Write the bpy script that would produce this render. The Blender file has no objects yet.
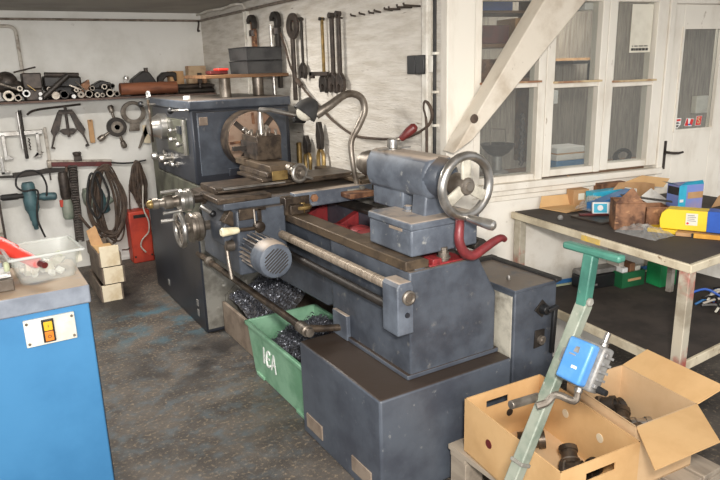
import bpy, bmesh, math, random
from mathutils import Vector, Matrix, Euler
random.seed(7)
COL = bpy.context.scene.collection
PI = math.pi
R = math.radians
WM = {}          # world matrix of each root / part, kept by object name

# ---------------------------------------------------------------- materials
def lin(c):
    def f(v):
        v /= 255.0
        return v / 12.92 if v <= 0.04045 else ((v + 0.055) / 1.055) ** 2.4
    return (f(c[0]), f(c[1]), f(c[2]), 1.0)

def mat(name, c1, c2=None, scale=8.0, lo=0.4, hi=0.65, rough=0.55, metal=0.0, bump=0.0, dust=None, dust_amt=0.8,
        stretch=(1, 1, 1), detail=5.0, c3=None, scale3=40.0, lo3=0.6, hi3=0.7, bscale=None, spec=0.5, dust_rng=(0.25, 0.5)):
    m = bpy.data.materials.new(name); m.use_nodes = True
    nt = m.node_tree; N = nt.nodes; L = nt.links
    b = N['Principled BSDF']
    b.inputs['Roughness'].default_value = rough; b.inputs['Metallic'].default_value = metal
    b.inputs['Specular IOR Level'].default_value = spec
    tc = N.new('ShaderNodeTexCoord'); mp = N.new('ShaderNodeMapping')
    mp.inputs['Scale'].default_value = stretch
    L.new(tc.outputs['Object'], mp.inputs['Vector'])
    def noise(sc, det=detail):
        n = N.new('ShaderNodeTexNoise'); n.inputs['Scale'].default_value = sc; n.inputs['Detail'].default_value = det
        n.inputs['Roughness'].default_value = 0.62
        L.new(mp.outputs[0], n.inputs['Vector']); return n
    def ramp(src, a, c):
        r = N.new('ShaderNodeMapRange'); r.interpolation_type = 'SMOOTHSTEP'
        r.inputs['From Min'].default_value = a; r.inputs['From Max'].default_value = c
        L.new(src, r.inputs['Value']); return r.outputs['Result']
    def mix(f, A, Bc):
        x = N.new('ShaderNodeMix'); x.data_type = 'RGBA'
        if hasattr(f, 'is_output'): L.new(f, x.inputs[0])
        else: x.inputs[0].default_value = f
        for s, i in ((A, 6), (Bc, 7)):
            if hasattr(s, 'is_output'): L.new(s, x.inputs[i])
            else: x.inputs[i].default_value = s
        return x.outputs[2]
    c = lin(c1)
    if c2 is not None:
        c = mix(ramp(noise(scale).outputs['Fac'], lo, hi), c, lin(c2))
    if c3 is not None:
        c = mix(ramp(noise(scale3).outputs['Fac'], lo3, hi3), c, lin(c3))
    if dust is not None:
        g = N.new('ShaderNodeNewGeometry'); sp = N.new('ShaderNodeSeparateXYZ')
        L.new(g.outputs['Normal'], sp.inputs[0])
        up = ramp(sp.outputs['Z'], 0.55, 0.9)
        k = N.new('ShaderNodeMath'); k.operation = 'MULTIPLY'
        L.new(up, k.inputs[0]); L.new(ramp(noise(9.0).outputs['Fac'], *dust_rng), k.inputs[1])
        k2 = N.new('ShaderNodeMath'); k2.operation = 'MULTIPLY'; k2.inputs[1].default_value = dust_amt
        L.new(k.outputs[0], k2.inputs[0])
        c = mix(k2.outputs[0], c, lin(dust))
    if hasattr(c, 'is_output'): L.new(c, b.inputs['Base Color'])
    else: b.inputs['Base Color'].default_value = c
    if bump:
        bp = N.new('ShaderNodeBump'); bp.inputs['Strength'].default_value = bump; bp.inputs['Distance'].default_value = 0.01
        L.new(noise(bscale or scale * 3).outputs['Fac'], bp.inputs['Height']); L.new(bp.outputs[0], b.inputs['Normal'])
    return m

def glass_mat(name, tint, amount, rough=0.05):
    m = bpy.data.materials.new(name); m.use_nodes = True
    N = m.node_tree.nodes; L = m.node_tree.links
    N.remove(N['Principled BSDF'])
    t = N.new('ShaderNodeBsdfTransparent'); t.inputs[0].default_value = tint
    g = N.new('ShaderNodeBsdfPrincipled'); g.inputs['Base Color'].default_value = (.8, .8, .78, 1); g.inputs['Roughness'].default_value = rough
    x = N.new('ShaderNodeMixShader'); x.inputs[0].default_value = amount
    L.new(t.outputs[0], x.inputs[1]); L.new(g.outputs[0], x.inputs[2]); L.new(x.outputs[0], N['Material Output'].inputs[0])
    return m

M = {}
M['wall_back'] = mat('whitewash_back', (222, 219, 212), (203, 199, 190), scale=2.2, lo=.4, hi=.7, rough=.9, bump=.25, bscale=30, c3=(165, 155, 142), scale3=9, lo3=.66, hi3=.78)
M['wall_tool'] = mat('whitewash_tool', (224, 217, 206), (200, 191, 177), scale=11.0, lo=.34, hi=.7, rough=.9, bump=1.0, bscale=34, c3=(128, 112, 96), scale3=16, lo3=.64, hi3=.75, stretch=(1, .35, 2.6))
M['wall_win'] = mat('window_wall_paint', (226, 220, 209), (196, 186, 170), scale=5, lo=.45, hi=.75, rough=.85, bump=.2, c3=(150, 134, 114), scale3=22, lo3=.66, hi3=.76)
M['wall_bare'] = mat('shaded_plaster', (168, 162, 150), (150, 143, 130), scale=3, rough=.9, bump=.2)  # plain grey-beige plaster for the next room's side wall
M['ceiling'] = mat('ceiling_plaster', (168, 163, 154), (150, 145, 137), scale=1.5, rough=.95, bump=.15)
M['frame_white'] = mat('old_white_paint', (228, 221, 208), (206, 196, 180), scale=7, lo=.45, hi=.75, rough=.6, c3=(140, 118, 92), scale3=30, lo3=.68, hi3=.76, stretch=(1, 1, .35))
M['timber'] = mat('whitewashed_timber', (216, 206, 190), (183, 168, 148), scale=5, lo=.4, hi=.72, rough=.85, bump=.3, stretch=(1, 1, 1), c3=(120, 98, 76), scale3=16, lo3=.67, hi3=.76)
M['ledge_wood'] = mat('bare_ledge_wood', (200, 178, 140), (150, 110, 84), scale=12, rough=.8)
M['conduit_white'] = mat('white_conduit', (222, 217, 206), (196, 188, 174), scale=12, rough=.6)
M['pipe_grey'] = mat('painted_pipe', (186, 178, 166), (120, 106, 92), scale=14, lo=.45, hi=.7, rough=.6)
M['pipe_bare'] = mat('bare_pipe', (134, 122, 110), (96, 84, 72), scale=14, rough=.5)
M['black_rubber'] = mat('black_rubber', (32, 30, 29), (48, 45, 42), scale=20, rough=.65)
M['black_plastic'] = mat('black_plastic', (26, 26, 27), (40, 40, 41), scale=10, rough=.4)
M['cord_brown'] = mat('brown_cord', (84, 68, 56), (60, 48, 40), scale=20, rough=.7)
M['lathe'] = mat('lathe_paint', (84, 90, 99), (60, 64, 72), scale=6, lo=.34, hi=.68, rough=.42, bump=.08, c3=(122, 120, 116), scale3=22, lo3=.6, hi3=.78, dust=(108, 94, 80), dust_amt=.8)
M['lathe_light'] = mat('lathe_paint_worn', (106, 113, 123), (76, 81, 90), scale=6, lo=.36, hi=.66, rough=.45, bump=.08, c3=(156, 156, 152), scale3=22, lo3=.62, hi3=.76, dust=(176, 160, 144), dust_amt=1.0)
M['lathe_dark'] = mat('lathe_paint_oily', (50, 53, 60), (36, 38, 44), scale=4, lo=.38, hi=.68, rough=.35, c3=(88, 90, 92), scale3=30, lo3=.68, hi3=.8)  # darker copy of the lathe paint; on the headstock it holds side shade
M['plinth'] = mat('plinth_paint', (84, 90, 99), (66, 70, 79), scale=4, lo=.38, hi=.68, rough=.45, bump=.1, c3=(138, 140, 140), scale3=24, lo3=.64, hi3=.76, dust=(62, 51, 43), dust_amt=1.0, dust_rng=(.1, .36))
M['olive'] = mat('olive_grey_paint', (94, 94, 80), (66, 64, 55), scale=7, rough=.5, c3=(122, 120, 106), scale3=24, lo3=.66, hi3=.78)
M['pale_sheet'] = mat('worn_grey_sheet', (150, 147, 138), (108, 104, 95), scale=8, lo=.35, hi=.65, rough=.6, c3=(204, 200, 190), scale3=14, lo3=.62, hi3=.76)
M['worn_white'] = mat('worn_cabinet_side', (196, 190, 174), (128, 122, 110), scale=9, lo=.4, hi=.68, rough=.6, c3=(104, 98, 88), scale3=20, lo3=.66, hi3=.76)
M['tan_sheet'] = mat('tan_sheet', (150, 134, 118), (122, 106, 92), scale=8, rough=.6)
M['steel'] = mat('bright_steel', (196, 192, 186), (150, 144, 136), scale=9, rough=.28, metal=.85)
M['steel_dull'] = mat('dull_steel', (150, 141, 130), (104, 94, 84), scale=11, lo=.35, hi=.65, rough=.42, metal=.7)
M['steel_brown'] = mat('oiled_brown_steel', (98, 84, 70), (58, 49, 42), scale=16, lo=.36, hi=.64, rough=.4, metal=.5, c3=(150, 138, 122), scale3=40, lo3=.66, hi3=.78)
M['way'] = mat('dusty_bed_way', (104, 88, 70), (70, 59, 49), scale=12, lo=.4, hi=.7, rough=.5, metal=.35, c3=(146, 122, 94), scale3=18, lo3=.62, hi3=.75)
M['steel_dark'] = mat('blackened_steel', (62, 56, 51), (44, 40, 37), scale=12, rough=.5, metal=.4, c3=(98, 88, 78), scale3=34, lo3=.66, hi3=.78)
M['iron'] = mat('dark_iron', (78, 68, 61), (50, 44, 40), scale=22, lo=.36, hi=.66, rough=.5, metal=.35, c3=(116, 104, 92), scale3=40, lo3=.64, hi3=.74)
M['shelf_board'] = mat('stained_shelf_edge', (104, 82, 72), (78, 62, 56), scale=12, rough=.75)
M['screw'] = mat('lead_screw_steel', (182, 168, 150), (140, 126, 112), scale=40, rough=.4, metal=.45, stretch=(.2, 3, .2))
M['chuck_face'] = mat('rusty_chuck_face', (176, 150, 130), (150, 116, 96), scale=9, lo=.4, hi=.68, rough=.45, metal=.35, c3=(134, 72, 54), scale3=14, lo3=.62, hi3=.74)
M['brass'] = mat('brass', (160, 134, 84), (116, 94, 58), scale=14, rough=.4, metal=.6)
M['rust'] = mat('rusty_tin', (148, 106, 76), (84, 54, 38), scale=14, lo=.38, hi=.62, rough=.65, metal=.15, c3=(196, 148, 106), scale3=24, lo3=.58, hi3=.72)
M['red_paint'] = mat('red_casting_paint', (146, 48, 50), (92, 32, 36), scale=14, lo=.45, hi=.7, rough=.45, c3=(92, 62, 56), scale3=26, lo3=.64, hi3=.76)
M['red_lever'] = mat('red_lever_paint', (128, 50, 52), (100, 38, 40), scale=12, rough=.4)
M['red_grip'] = mat('red_grip', (104, 38, 35), (76, 27, 26), scale=14, rough=.45)
M['red_box'] = mat('red_enclosure', (190, 66, 44), (160, 50, 36), scale=6, rough=.5)
M['red_plastic'] = mat('red_plastic', (236, 72, 58), (224, 60, 50), scale=6, rough=.4)
M['ivory'] = mat('ivory_grip', (240, 230, 196), (222, 206, 164), scale=18, rough=.4)
M['blue_paint'] = mat('blue_machine_paint', (72, 134, 180), (60, 120, 166), scale=2.2, lo=.35, hi=.7, rough=.4, bump=.03, c3=(96, 156, 196), scale3=34, lo3=.73, hi3=.8)
M['grey_rim'] = mat('grey_rim_paint', (142, 148, 158), (120, 126, 136), scale=6, rough=.45, c3=(176, 176, 172), scale3=20, lo3=.68, hi3=.78, dust=(176, 150, 122), dust_amt=.95)
M['plate_white'] = mat('cream_switch_plate', (226, 222, 208), (208, 203, 188), scale=10, rough=.45)
M['yellow_btn'] = mat('yellow_button', (226, 178, 40), rough=.4)
M['orange_btn'] = mat('orange_button', (222, 128, 40), rough=.4)
M['green_bin'] = mat('green_bin_plastic', (146, 190, 158), (112, 160, 126), scale=6, lo=.38, hi=.68, rough=.45, c3=(132, 104, 80), scale3=16, lo3=.68, hi3=.8)
M['swarf'] = mat('metal_swarf', (158, 160, 168), (92, 92, 100), scale=60, rough=.32, metal=.55)
M['swarf_base'] = mat('dirty_chip_bed', (66, 63, 62), (112, 110, 112), scale=60, lo=.48, hi=.7, rough=.7, bump=.8, bscale=90)
M['card'] = mat('cardboard', (216, 176, 124), (202, 160, 108), scale=4, lo=.35, hi=.7, rough=.85, bump=.04)
M['card_pale'] = mat('cardboard_pale', (212, 180, 140), (198, 164, 124), scale=4, lo=.35, hi=.7, rough=.85)
M['card_brown'] = mat('cardboard_brown', (188, 148, 106), (166, 126, 86), scale=6, rough=.85)
M['pallet'] = mat('grey_pallet_wood', (172, 158, 140), (132, 120, 106), scale=10, lo=.35, hi=.7, rough=.85, stretch=(1, .2, 1), c3=(196, 150, 112), scale3=7, lo3=.62, hi3=.72)
M['crate_wood'] = mat('pale_crate_wood', (226, 212, 184), (206, 186, 152), scale=7, rough=.8)
M['crate_side'] = mat('dirty_crate_side', (118, 104, 90), (92, 80, 70), scale=9, rough=.85)  # sides, end and bottom are darker than the pale front board
M['board_wood'] = mat('brown_board', (128, 92, 60), (90, 63, 41), scale=9, rough=.7, stretch=(.3, 2, 2))
M['bin_black'] = mat('dark_grey_bin', (66, 65, 64), (46, 45, 45), scale=9, rough=.65, dust=(96, 90, 84), dust_amt=.5)
M['teal'] = mat('teal_green_paint', (70, 122, 106), (50, 94, 82), scale=7, lo=.4, hi=.68, rough=.45, c3=(146, 156, 148), scale3=20, lo3=.64, hi3=.76)
M['teal_worn'] = mat('worn_grey_green_paint', (142, 146, 132), (98, 112, 98), scale=7, lo=.4, hi=.68, rough=.5, c3=(182, 178, 164), scale3=16, lo3=.62, hi3=.76)
M['teal_tool'] = mat('teal_tool_body', (74, 104, 108), (54, 78, 82), scale=12, rough=.5, c3=(48, 44, 42), scale3=22, lo3=.62, hi3=.74)
M['elec_blue'] = mat('blue_box_paint', (74, 132, 192), (98, 150, 198), scale=7, rough=.4, c3=(156, 156, 150), scale3=26, lo3=.68, hi3=.78)
M['cast_grey'] = mat('cast_grey', (150, 148, 144), (118, 114, 110), scale=14, rough=.5, metal=.3)
M['bench_edge'] = mat('chipped_cream_paint', (216, 204, 178), (184, 170, 144), scale=9, lo=.4, hi=.7, rough=.7, c3=(126, 96, 62), scale3=26, lo3=.62, hi3=.72)
M['bench_top'] = mat('dark_rubber_top', (72, 64, 58), (54, 48, 44), scale=5, rough=.8, c3=(106, 94, 84), scale3=18, lo3=.66, hi3=.8)
M['bench_leg'] = mat('peeling_leg_paint', (186, 178, 160), (150, 140, 122), scale=9, lo=.4, hi=.7, rough=.6, c3=(164, 88, 76), scale3=4, lo3=.47, hi3=.6)
M['yellow_worn'] = mat('worn_yellow_paint', (222, 186, 84), (204, 176, 110), scale=30, lo=.4, hi=.6, rough=.6)
M['yellow'] = mat('yellow_carton', (240, 206, 48), (226, 190, 40), scale=5, rough=.45)
M['blue_carton'] = mat('blue_carton', (40, 90, 180), (34, 80, 168), scale=6, rough=.45)
M['cyan'] = mat('cyan_carton', (60, 176, 204), (44, 152, 186), scale=7, rough=.45)
M['lilac'] = mat('lilac_carton', (120, 138, 200), (150, 140, 176), scale=6, rough=.5, c3=(196, 160, 110), scale3=9, lo3=.6, hi3=.66)
M['white'] = mat('white_paint', (232, 230, 226), (216, 213, 206), scale=8, rough=.5)
M['paper'] = mat('paper', (226, 220, 204), (212, 205, 188), scale=6, rough=.8)
M['orange_wood'] = mat('orange_slat', (222, 164, 62), (200, 140, 48), scale=9, rough=.6)
M['green_box'] = mat('green_plastic_box', (40, 150, 88), (30, 122, 72), scale=7, rough=.45)
M['dark_green'] = mat('dark_green_box', (30, 96, 58), (24, 76, 46), scale=7, rough=.5)
M['strip_blue'] = mat('blue_strip', (58, 116, 172), (44, 98, 150), scale=9, rough=.5)
M['strip_green'] = mat('pale_green_strip', (186, 190, 156), (160, 164, 132), scale=9, rough=.6)
M['clear_box'] = glass_mat('clear_plastic', (.95, .96, .94, 1), .19, .25)
M['tub_rim'] = glass_mat('tub_rim', (.95, .96, .94, 1), .5, .25)
M['clear_bag'] = glass_mat('clear_bag', (.90, .87, .82, 1), .24, .2)
M['glass'] = glass_mat('window_glass', (.86, .87, .86, 1), .07, .06)
M['grain'] = mat('grey_wood_panel', (172, 163, 150), (138, 129, 118), scale=24, lo=.34, hi=.66, rough=.8, stretch=(2.5, 2.5, .22), bump=.3, bscale=20)
M['ink'] = mat('ink', (56, 52, 50), rough=.7)
M['chalk'] = mat('white_marker', (236, 238, 232), rough=.6)
M['red_ink'] = mat('red_sticker', (206, 48, 48), rough=.5)
M['bottle_dark'] = mat('dark_oil', (36, 32, 30), (52, 47, 43), scale=12, rough=.5)
M['pipe_end'] = mat('cut_pipe_end', (180, 170, 156), (126, 116, 104), scale=18, rough=.45, metal=.4)
M['orange_pipe'] = mat('rusty_orange_pipe', (138, 84, 56), (98, 58, 40), scale=8, rough=.6, stretch=(.4, 2, 2))
M['aged_block'] = mat('aged_block', (178, 152, 120), (140, 104, 76), scale=9, rough=.7)

# ---------------------------------------------------------------- mesh builder
class B:
    def __init__(s, T=None):
        s.v = []; s.f = []; s.T = T or Matrix()
    def add(s, vs, fs):
        o = len(s.v); s.v += [s.T @ Vector(v) for v in vs]; s.f += [[i + o for i in f] for f in fs]; return s
    def box(s, a, b, T=None):
        x0, y0, z0 = a; x1, y1, z1 = b
        vs = [(x0, y0, z0), (x1, y0, z0), (x1, y1, z0), (x0, y1, z0), (x0, y0, z1), (x1, y0, z1), (x1, y1, z1), (x0, y1, z1)]
        if T: vs = [T @ Vector(v) for v in vs]
        return s.add(vs, [(0, 3, 2, 1), (4, 5, 6, 7), (0, 1, 5, 4), (1, 2, 6, 5), (2, 3, 7, 6), (3, 0, 4, 7)])
    def cbox(s, c, d, rot=(0, 0, 0)):
        T = Matrix.Translation(c) @ Euler(rot).to_matrix().to_4x4()
        return s.box([-k / 2 for k in d], [k / 2 for k in d], T)
    def bar(s, p, q, w, h, up=(0, 0, 1)):
        p, q = Vector(p), Vector(q); d = (q - p).normalized(); u = Vector(up)
        sd = d.cross(u)
        if sd.length < 1e-4: sd = d.cross(Vector((1, 0, 0)))
        sd.normalize(); u = sd.cross(d); a, b = sd * w / 2, u * h / 2
        vs = [p - a - b, p + a - b, p + a + b, p - a + b, q - a - b, q + a - b, q + a + b, q - a + b]
        return s.add(vs, [(0, 3, 2, 1), (4, 5, 6, 7), (0, 1, 5, 4), (1, 2, 6, 5), (2, 3, 7, 6), (3, 0, 4, 7)])
    @staticmethod
    def basis(d):
        d = Vector(d).normalized(); a = Vector((0, 0, 1)) if abs(d.z) < .9 else Vector((1, 0, 0))
        u = d.cross(a).normalized(); return u, u.cross(d) * -1
    def lathe(s, p, d, prof, n=24, capa=True, capb=True):
        p = Vector(p); d = Vector(d).normalized(); u, w = B.basis(d); vs = []; fs = []
        for t, r in prof:
            for i in range(n):
                a = 2 * PI * i / n; vs.append(p + d * t + (u * math.cos(a) + w * math.sin(a)) * max(r, 1e-5))
        for k in range(len(prof) - 1):
            for i in range(n):
                j = (i + 1) % n; fs.append((k * n + i, k * n + j, (k + 1) * n + j, (k + 1) * n + i))
        if capa: fs.append(tuple(range(n - 1, -1, -1)))
        if capb: fs.append(tuple((len(prof) - 1) * n + i for i in range(n)))
        return s.add(vs, fs)
    def cyl(s, p, q, r, r2=None, n=20):
        p, q = Vector(p), Vector(q); return s.lathe(p, q - p, [(0, r), ((q - p).length, r if r2 is None else r2)], n)
    def pipe(s, p, q, r, ri, n=16):
        p, q = Vector(p), Vector(q); l = (q - p).length
        return s.lathe(p, q - p, [(l * .5, ri), (0, ri), (0, r), (l, r), (l, ri), (l * .5, ri)], n, True, True)
    def ball(s, c, r, sc=(1, 1, 1), n=14, m=9):
        vs = []; fs = []
        for k in range(m + 1):
            b = -PI / 2 + PI * k / m
            for i in range(n):
                a = 2 * PI * i / n
                vs.append((c[0] + max(math.cos(b), 1e-3) * math.cos(a) * r * sc[0], c[1] + max(math.cos(b), 1e-3) * math.sin(a) * r * sc[1], c[2] + math.sin(b) * r * sc[2]))
        for k in range(m):
            for i in range(n):
                j = (i + 1) % n; fs.append((k * n + i, k * n + j, (k + 1) * n + j, (k + 1) * n + i))
        fs.append(tuple(range(n - 1, -1, -1))); fs.append(tuple(m * n + i for i in range(n)))
        return s.add(vs, fs)
    def tube(s, pts, r, n=8, closed=False, sm=0):
        P = [Vector(p) for p in pts]; rs = r if isinstance(r, (list, tuple)) else [r] * len(P)
        if sm:
            Q = []; q = []; m = len(P)
            for i in range(m if closed else m - 1):
                a, b = P[i], P[(i + 1) % m]
                z = P[i - 1] if (i or closed) else a * 2 - b
                c = P[(i + 2) % m] if (closed or i + 2 < m) else b * 2 - a
                for k in range(sm):
                    t = k / sm
                    Q.append(.5 * ((2 * a) + (b - z) * t + (2 * z - 5 * a + 4 * b - c) * t * t + (3 * a - z - 3 * b + c) * t ** 3))
                    q.append(rs[i] + (rs[(i + 1) % m] - rs[i]) * t)
            if not closed: Q.append(P[-1]); q.append(rs[-1])
            P, rs = Q, q
        m = len(P); vs = []; fs = []; u = None
        for i in range(m):
            if closed: d = P[(i + 1) % m] - P[i - 1]
            else: d = P[min(i + 1, m - 1)] - P[max(i - 1, 0)]
            d.normalize()
            if u is None: u, _ = B.basis(d)
            u = u - d * u.dot(d); u.normalize(); w = d.cross(u)
            for k in range(n):
                a = 2 * PI * k / n; vs.append(P[i] + (u * math.cos(a) + w * math.sin(a)) * rs[i])
        for i in range(m if closed else m - 1):
            for k in range(n):
                a, b = i * n + k, i * n + (k + 1) % n; c, d = ((i + 1) % m) * n + (k + 1) % n, ((i + 1) % m) * n + k
                fs.append((a, b, c, d))
        if not closed:
            fs.append(tuple(range(n - 1, -1, -1))); fs.append(tuple((m - 1) * n + k for k in range(n)))
        return s.add(vs, fs)
    def torus(s, c, ax, Rr, r, n=32, k=10):
        u, w = B.basis(ax); c = Vector(c)
        return s.tube([c + (u * math.cos(2 * PI * i / n) + w * math.sin(2 * PI * i / n)) * Rr for i in range(n)], r, k, True)
    def prism(s, pts, o, u, v, w):
        """polygon pts in the (u,v) plane at o, thickened by the vector w"""
        o, u, v, w = Vector(o), Vector(u), Vector(v), Vector(w); n = len(pts)
        a = [o + u * p[0] + v * p[1] for p in pts]; b = [p + w for p in a]
        return s.add(a + b, [tuple(range(n - 1, -1, -1)), tuple(range(n, 2 * n))] + [(i, (i + 1) % n, n + (i + 1) % n, n + i) for i in range(n)])
    def ringplate(s, pts, hole, o, u, v, w):
        """outline pts with an equal-count hole outline"""
        o, u, v, w = Vector(o), Vector(u), Vector(v), Vector(w); n = len(pts)
        A = [o + u * p[0] + v * p[1] for p in pts]; H = [o + u * p[0] + v * p[1] for p in hole]
        vs = A + H + [p + w for p in A] + [p + w for p in H]; fs = []
        for i in range(n):
            j = (i + 1) % n
            fs += [(i, j, n + j, n + i), (2 * n + i, 3 * n + i, 3 * n + j, 2 * n + j), (i, 2 * n + i, 2 * n + j, j), (n + i, n + j, 3 * n + j, 3 * n + i)]
        return s.add(vs, fs)
    def build(s, name, m, parent=None, origin=None, bevel=0, label=None, smooth=True, seg=2, angle=35):
        if parent is not None: W = WM[parent.name]
        elif origin is not None: W = origin if isinstance(origin, Matrix) else Matrix.Translation(origin)
        else:
            xs = [v.x for v in s.v]; ys = [v.y for v in s.v]; zs = [v.z for v in s.v]
            W = Matrix.Translation(((min(xs) + max(xs)) / 2, (min(ys) + max(ys)) / 2, min(zs)))
        I = W.inverted()
        me = bpy.data.meshes.new(name); me.from_pydata([I @ v for v in s.v], [], s.f)
        bm = bmesh.new(); bm.from_mesh(me); bmesh.ops.recalc_face_normals(bm, faces=bm.faces); bm.to_mesh(me); bm.free()
        me.validate(); me.update()
        me.materials.append(M[m] if isinstance(m, str) else m)
        if smooth:
            for p in me.polygons: p.use_smooth = True
            me.set_sharp_from_angle(angle=R(angle))
        o = bpy.data.objects.new(name, me); COL.objects.link(o)
        if parent is not None: o.parent = parent
        else: o.matrix_world = W
        WM[o.name] = W.copy()
        if bevel:
            b = o.modifiers.new('bevel', 'BEVEL'); b.width = bevel; b.segments = seg; b.limit_method = 'ANGLE'; b.angle_limit = R(40)
        if label: o['label'] = label
        return o

def thing(name, label, cat, loc=(0, 0, 0), rotz=0, group=None, Mx=None):
    o = bpy.data.objects.new(name, None); COL.objects.link(o)
    o.empty_display_size = .05
    W = Mx or (Matrix.Translation(loc) @ Matrix.Rotation(rotz, 4, 'Z'))
    o.matrix_world = W; WM[o.name] = W.copy()
    return tag(o, label, cat, group)

def tag(o, label, cat, group=None, kind=None):
    o['label'] = label; o['category'] = cat
    if group: o['group'] = group
    if kind: o['kind'] = kind
    return o

def struct(o):
    o['kind'] = 'structure'; return o

def dup(root, W, label=None, group=None):
    """copy a thing with its parts and sub-parts; W is the new world matrix"""
    r = root.copy(); COL.objects.link(r); r.matrix_world = W; WM[r.name] = W.copy()
    if label: r['label'] = label
    if group: r['group'] = group
    for ch in list(root.children):
        c = ch.copy(); COL.objects.link(c); c.parent = r
        for g in list(ch.children):
            d = g.copy(); COL.objects.link(d); d.parent = c
    return r

def lettering(name, body, size, Wt, m, parent, bold=0.0):
    cu = bpy.data.curves.new(name, 'FONT'); cu.body = body; cu.size = size; cu.align_x = 'CENTER'; cu.align_y = 'CENTER'
    cu.extrude = .0008; cu.offset = bold
    t = bpy.data.objects.new(name, cu); COL.objects.link(t)
    bpy.context.view_layer.update()
    me = bpy.data.meshes.new_from_object(t.evaluated_get(bpy.context.evaluated_depsgraph_get()))
    bpy.data.objects.remove(t)
    me.transform(WM[parent.name].inverted() @ Wt); me.materials.clear(); me.materials.append(M[m])
    o = bpy.data.objects.new(name, me); COL.objects.link(o); o.parent = parent; WM[o.name] = WM[parent.name]
    return o

def frame(o, ux, uy):
    """matrix whose x,y axes are ux,uy at o"""
    ux = Vector(ux).normalized(); uy = Vector(uy).normalized(); uz = ux.cross(uy)
    m = Matrix((ux, uy, uz)).transposed().to_4x4(); m.translation = Vector(o); return m
X, Y, Z = Vector((1, 0, 0)), Vector((0, 1, 0)), Vector((0, 0, 1))
# ================================================================ SETTING
# floor: dark oily concrete with tan grit and a patch of spilt blue paint beside the headstock
fm = mat('oily_concrete_floor', (100, 92, 84), (68, 62, 57), scale=3.2, lo=.34, hi=.66, rough=.7, bump=.5, bscale=60, c3=(142, 126, 104), scale3=52, lo3=.52, hi3=.7)
nt = fm.node_tree; Nn = nt.nodes; Lk = nt.links; pb = Nn['Principled BSDF']
src = pb.inputs['Base Color'].links[0].from_socket
tc = Nn.new('ShaderNodeTexCoord'); gn = Nn.new('ShaderNodeNewGeometry')
def floor_patch(src, c, r0, r1, col, sc, lo, hi):
    d = Nn.new('ShaderNodeVectorMath'); d.operation = 'DISTANCE'; d.inputs[1].default_value = c
    Lk.new(gn.outputs['Position'], d.inputs[0])
    mr = Nn.new('ShaderNodeMapRange'); mr.interpolation_type = 'SMOOTHSTEP'
    mr.inputs['From Min'].default_value = r1; mr.inputs['From Max'].default_value = r0
    Lk.new(d.outputs['Value'], mr.inputs['Value'])
    no = Nn.new('ShaderNodeTexNoise'); no.inputs['Scale'].default_value = sc; no.inputs['Detail'].default_value = 6
    Lk.new(gn.outputs['Position'], no.inputs['Vector'])
    m2 = Nn.new('ShaderNodeMapRange'); m2.inputs['From Min'].default_value = lo; m2.inputs['From Max'].default_value = hi
    Lk.new(no.outputs['Fac'], m2.inputs['Value'])
    k = Nn.new('ShaderNodeMath'); k.operation = 'MULTIPLY'; Lk.new(mr.outputs[0], k.inputs[0]); Lk.new(m2.outputs[0], k.inputs[1])
    x = Nn.new('ShaderNodeMix'); x.data_type = 'RGBA'
    Lk.new(k.outputs[0], x.inputs[0]); Lk.new(src, x.inputs[6]); x.inputs[7].default_value = lin(col)
    return x.outputs[2]
src = floor_patch(src, (.98, 4.3, 0), .2, .7, (76, 104, 114), 7, .47, .66)
src = floor_patch(src, (.75, 3.0, 0), .3, 1.2, (92, 100, 104), 14, .48, .74)
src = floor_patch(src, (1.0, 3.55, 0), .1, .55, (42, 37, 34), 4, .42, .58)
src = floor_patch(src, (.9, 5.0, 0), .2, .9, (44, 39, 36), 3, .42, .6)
Lk.new(src, pb.inputs['Base Color'])
struct(B().box((-3, -2.5, -.06), (6, 6.2, 0)).build('floor', fm, origin=(0, 0, 0), smooth=False))
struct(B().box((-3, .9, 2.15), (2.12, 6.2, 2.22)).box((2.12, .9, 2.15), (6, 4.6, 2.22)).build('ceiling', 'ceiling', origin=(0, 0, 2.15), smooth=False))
struct(B().box((-3, 6.0, 0), (2.0, 6.2, 2.15)).build('wall_back', 'wall_back', origin=(0, 6, 0), smooth=False))
struct(B().box((2.0, 2.5, 0), (2.12, 6.2, 2.15)).build('wall_right', 'wall_tool', origin=(2, 4, 0), smooth=False))

# window wall runs from the end of the tool wall, turned ten degrees
WA = R(-10)
WW = Matrix.Translation((2.0, 2.5, 0)) @ Matrix.Rotation(WA, 4, 'Z')        # local x along the wall, y into the far room
wl = B(WW)
wl.box((.145, 0, 0), (1.39, .09, 1.03)); wl.box((.145, 0, 1.965), (2.6, .09, 2.15)); wl.box((1.86, 0, 0), (2.6, .09, 1.965))
struct(wl.build('wall_front', 'wall_win', origin=WW, smooth=False))
pt = B(WW); pt.box((-.005, -.035, 0), (.148, .10, 2.15))
struct(pt.build('trim_1', 'frame_white', origin=WW, bevel=.006))
# sill and the beaded rail under the windows
sl = B(WW); sl.box((.15, -.045, 1.015), (1.375, 0, 1.05)).box((.15, -.025, .985), (1.375, 0, 1.012)).box((.15, -.012, .955), (1.375, 0, .982))
struct(sl.build('trim_2', 'frame_white', origin=WW, bevel=.004))

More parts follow.
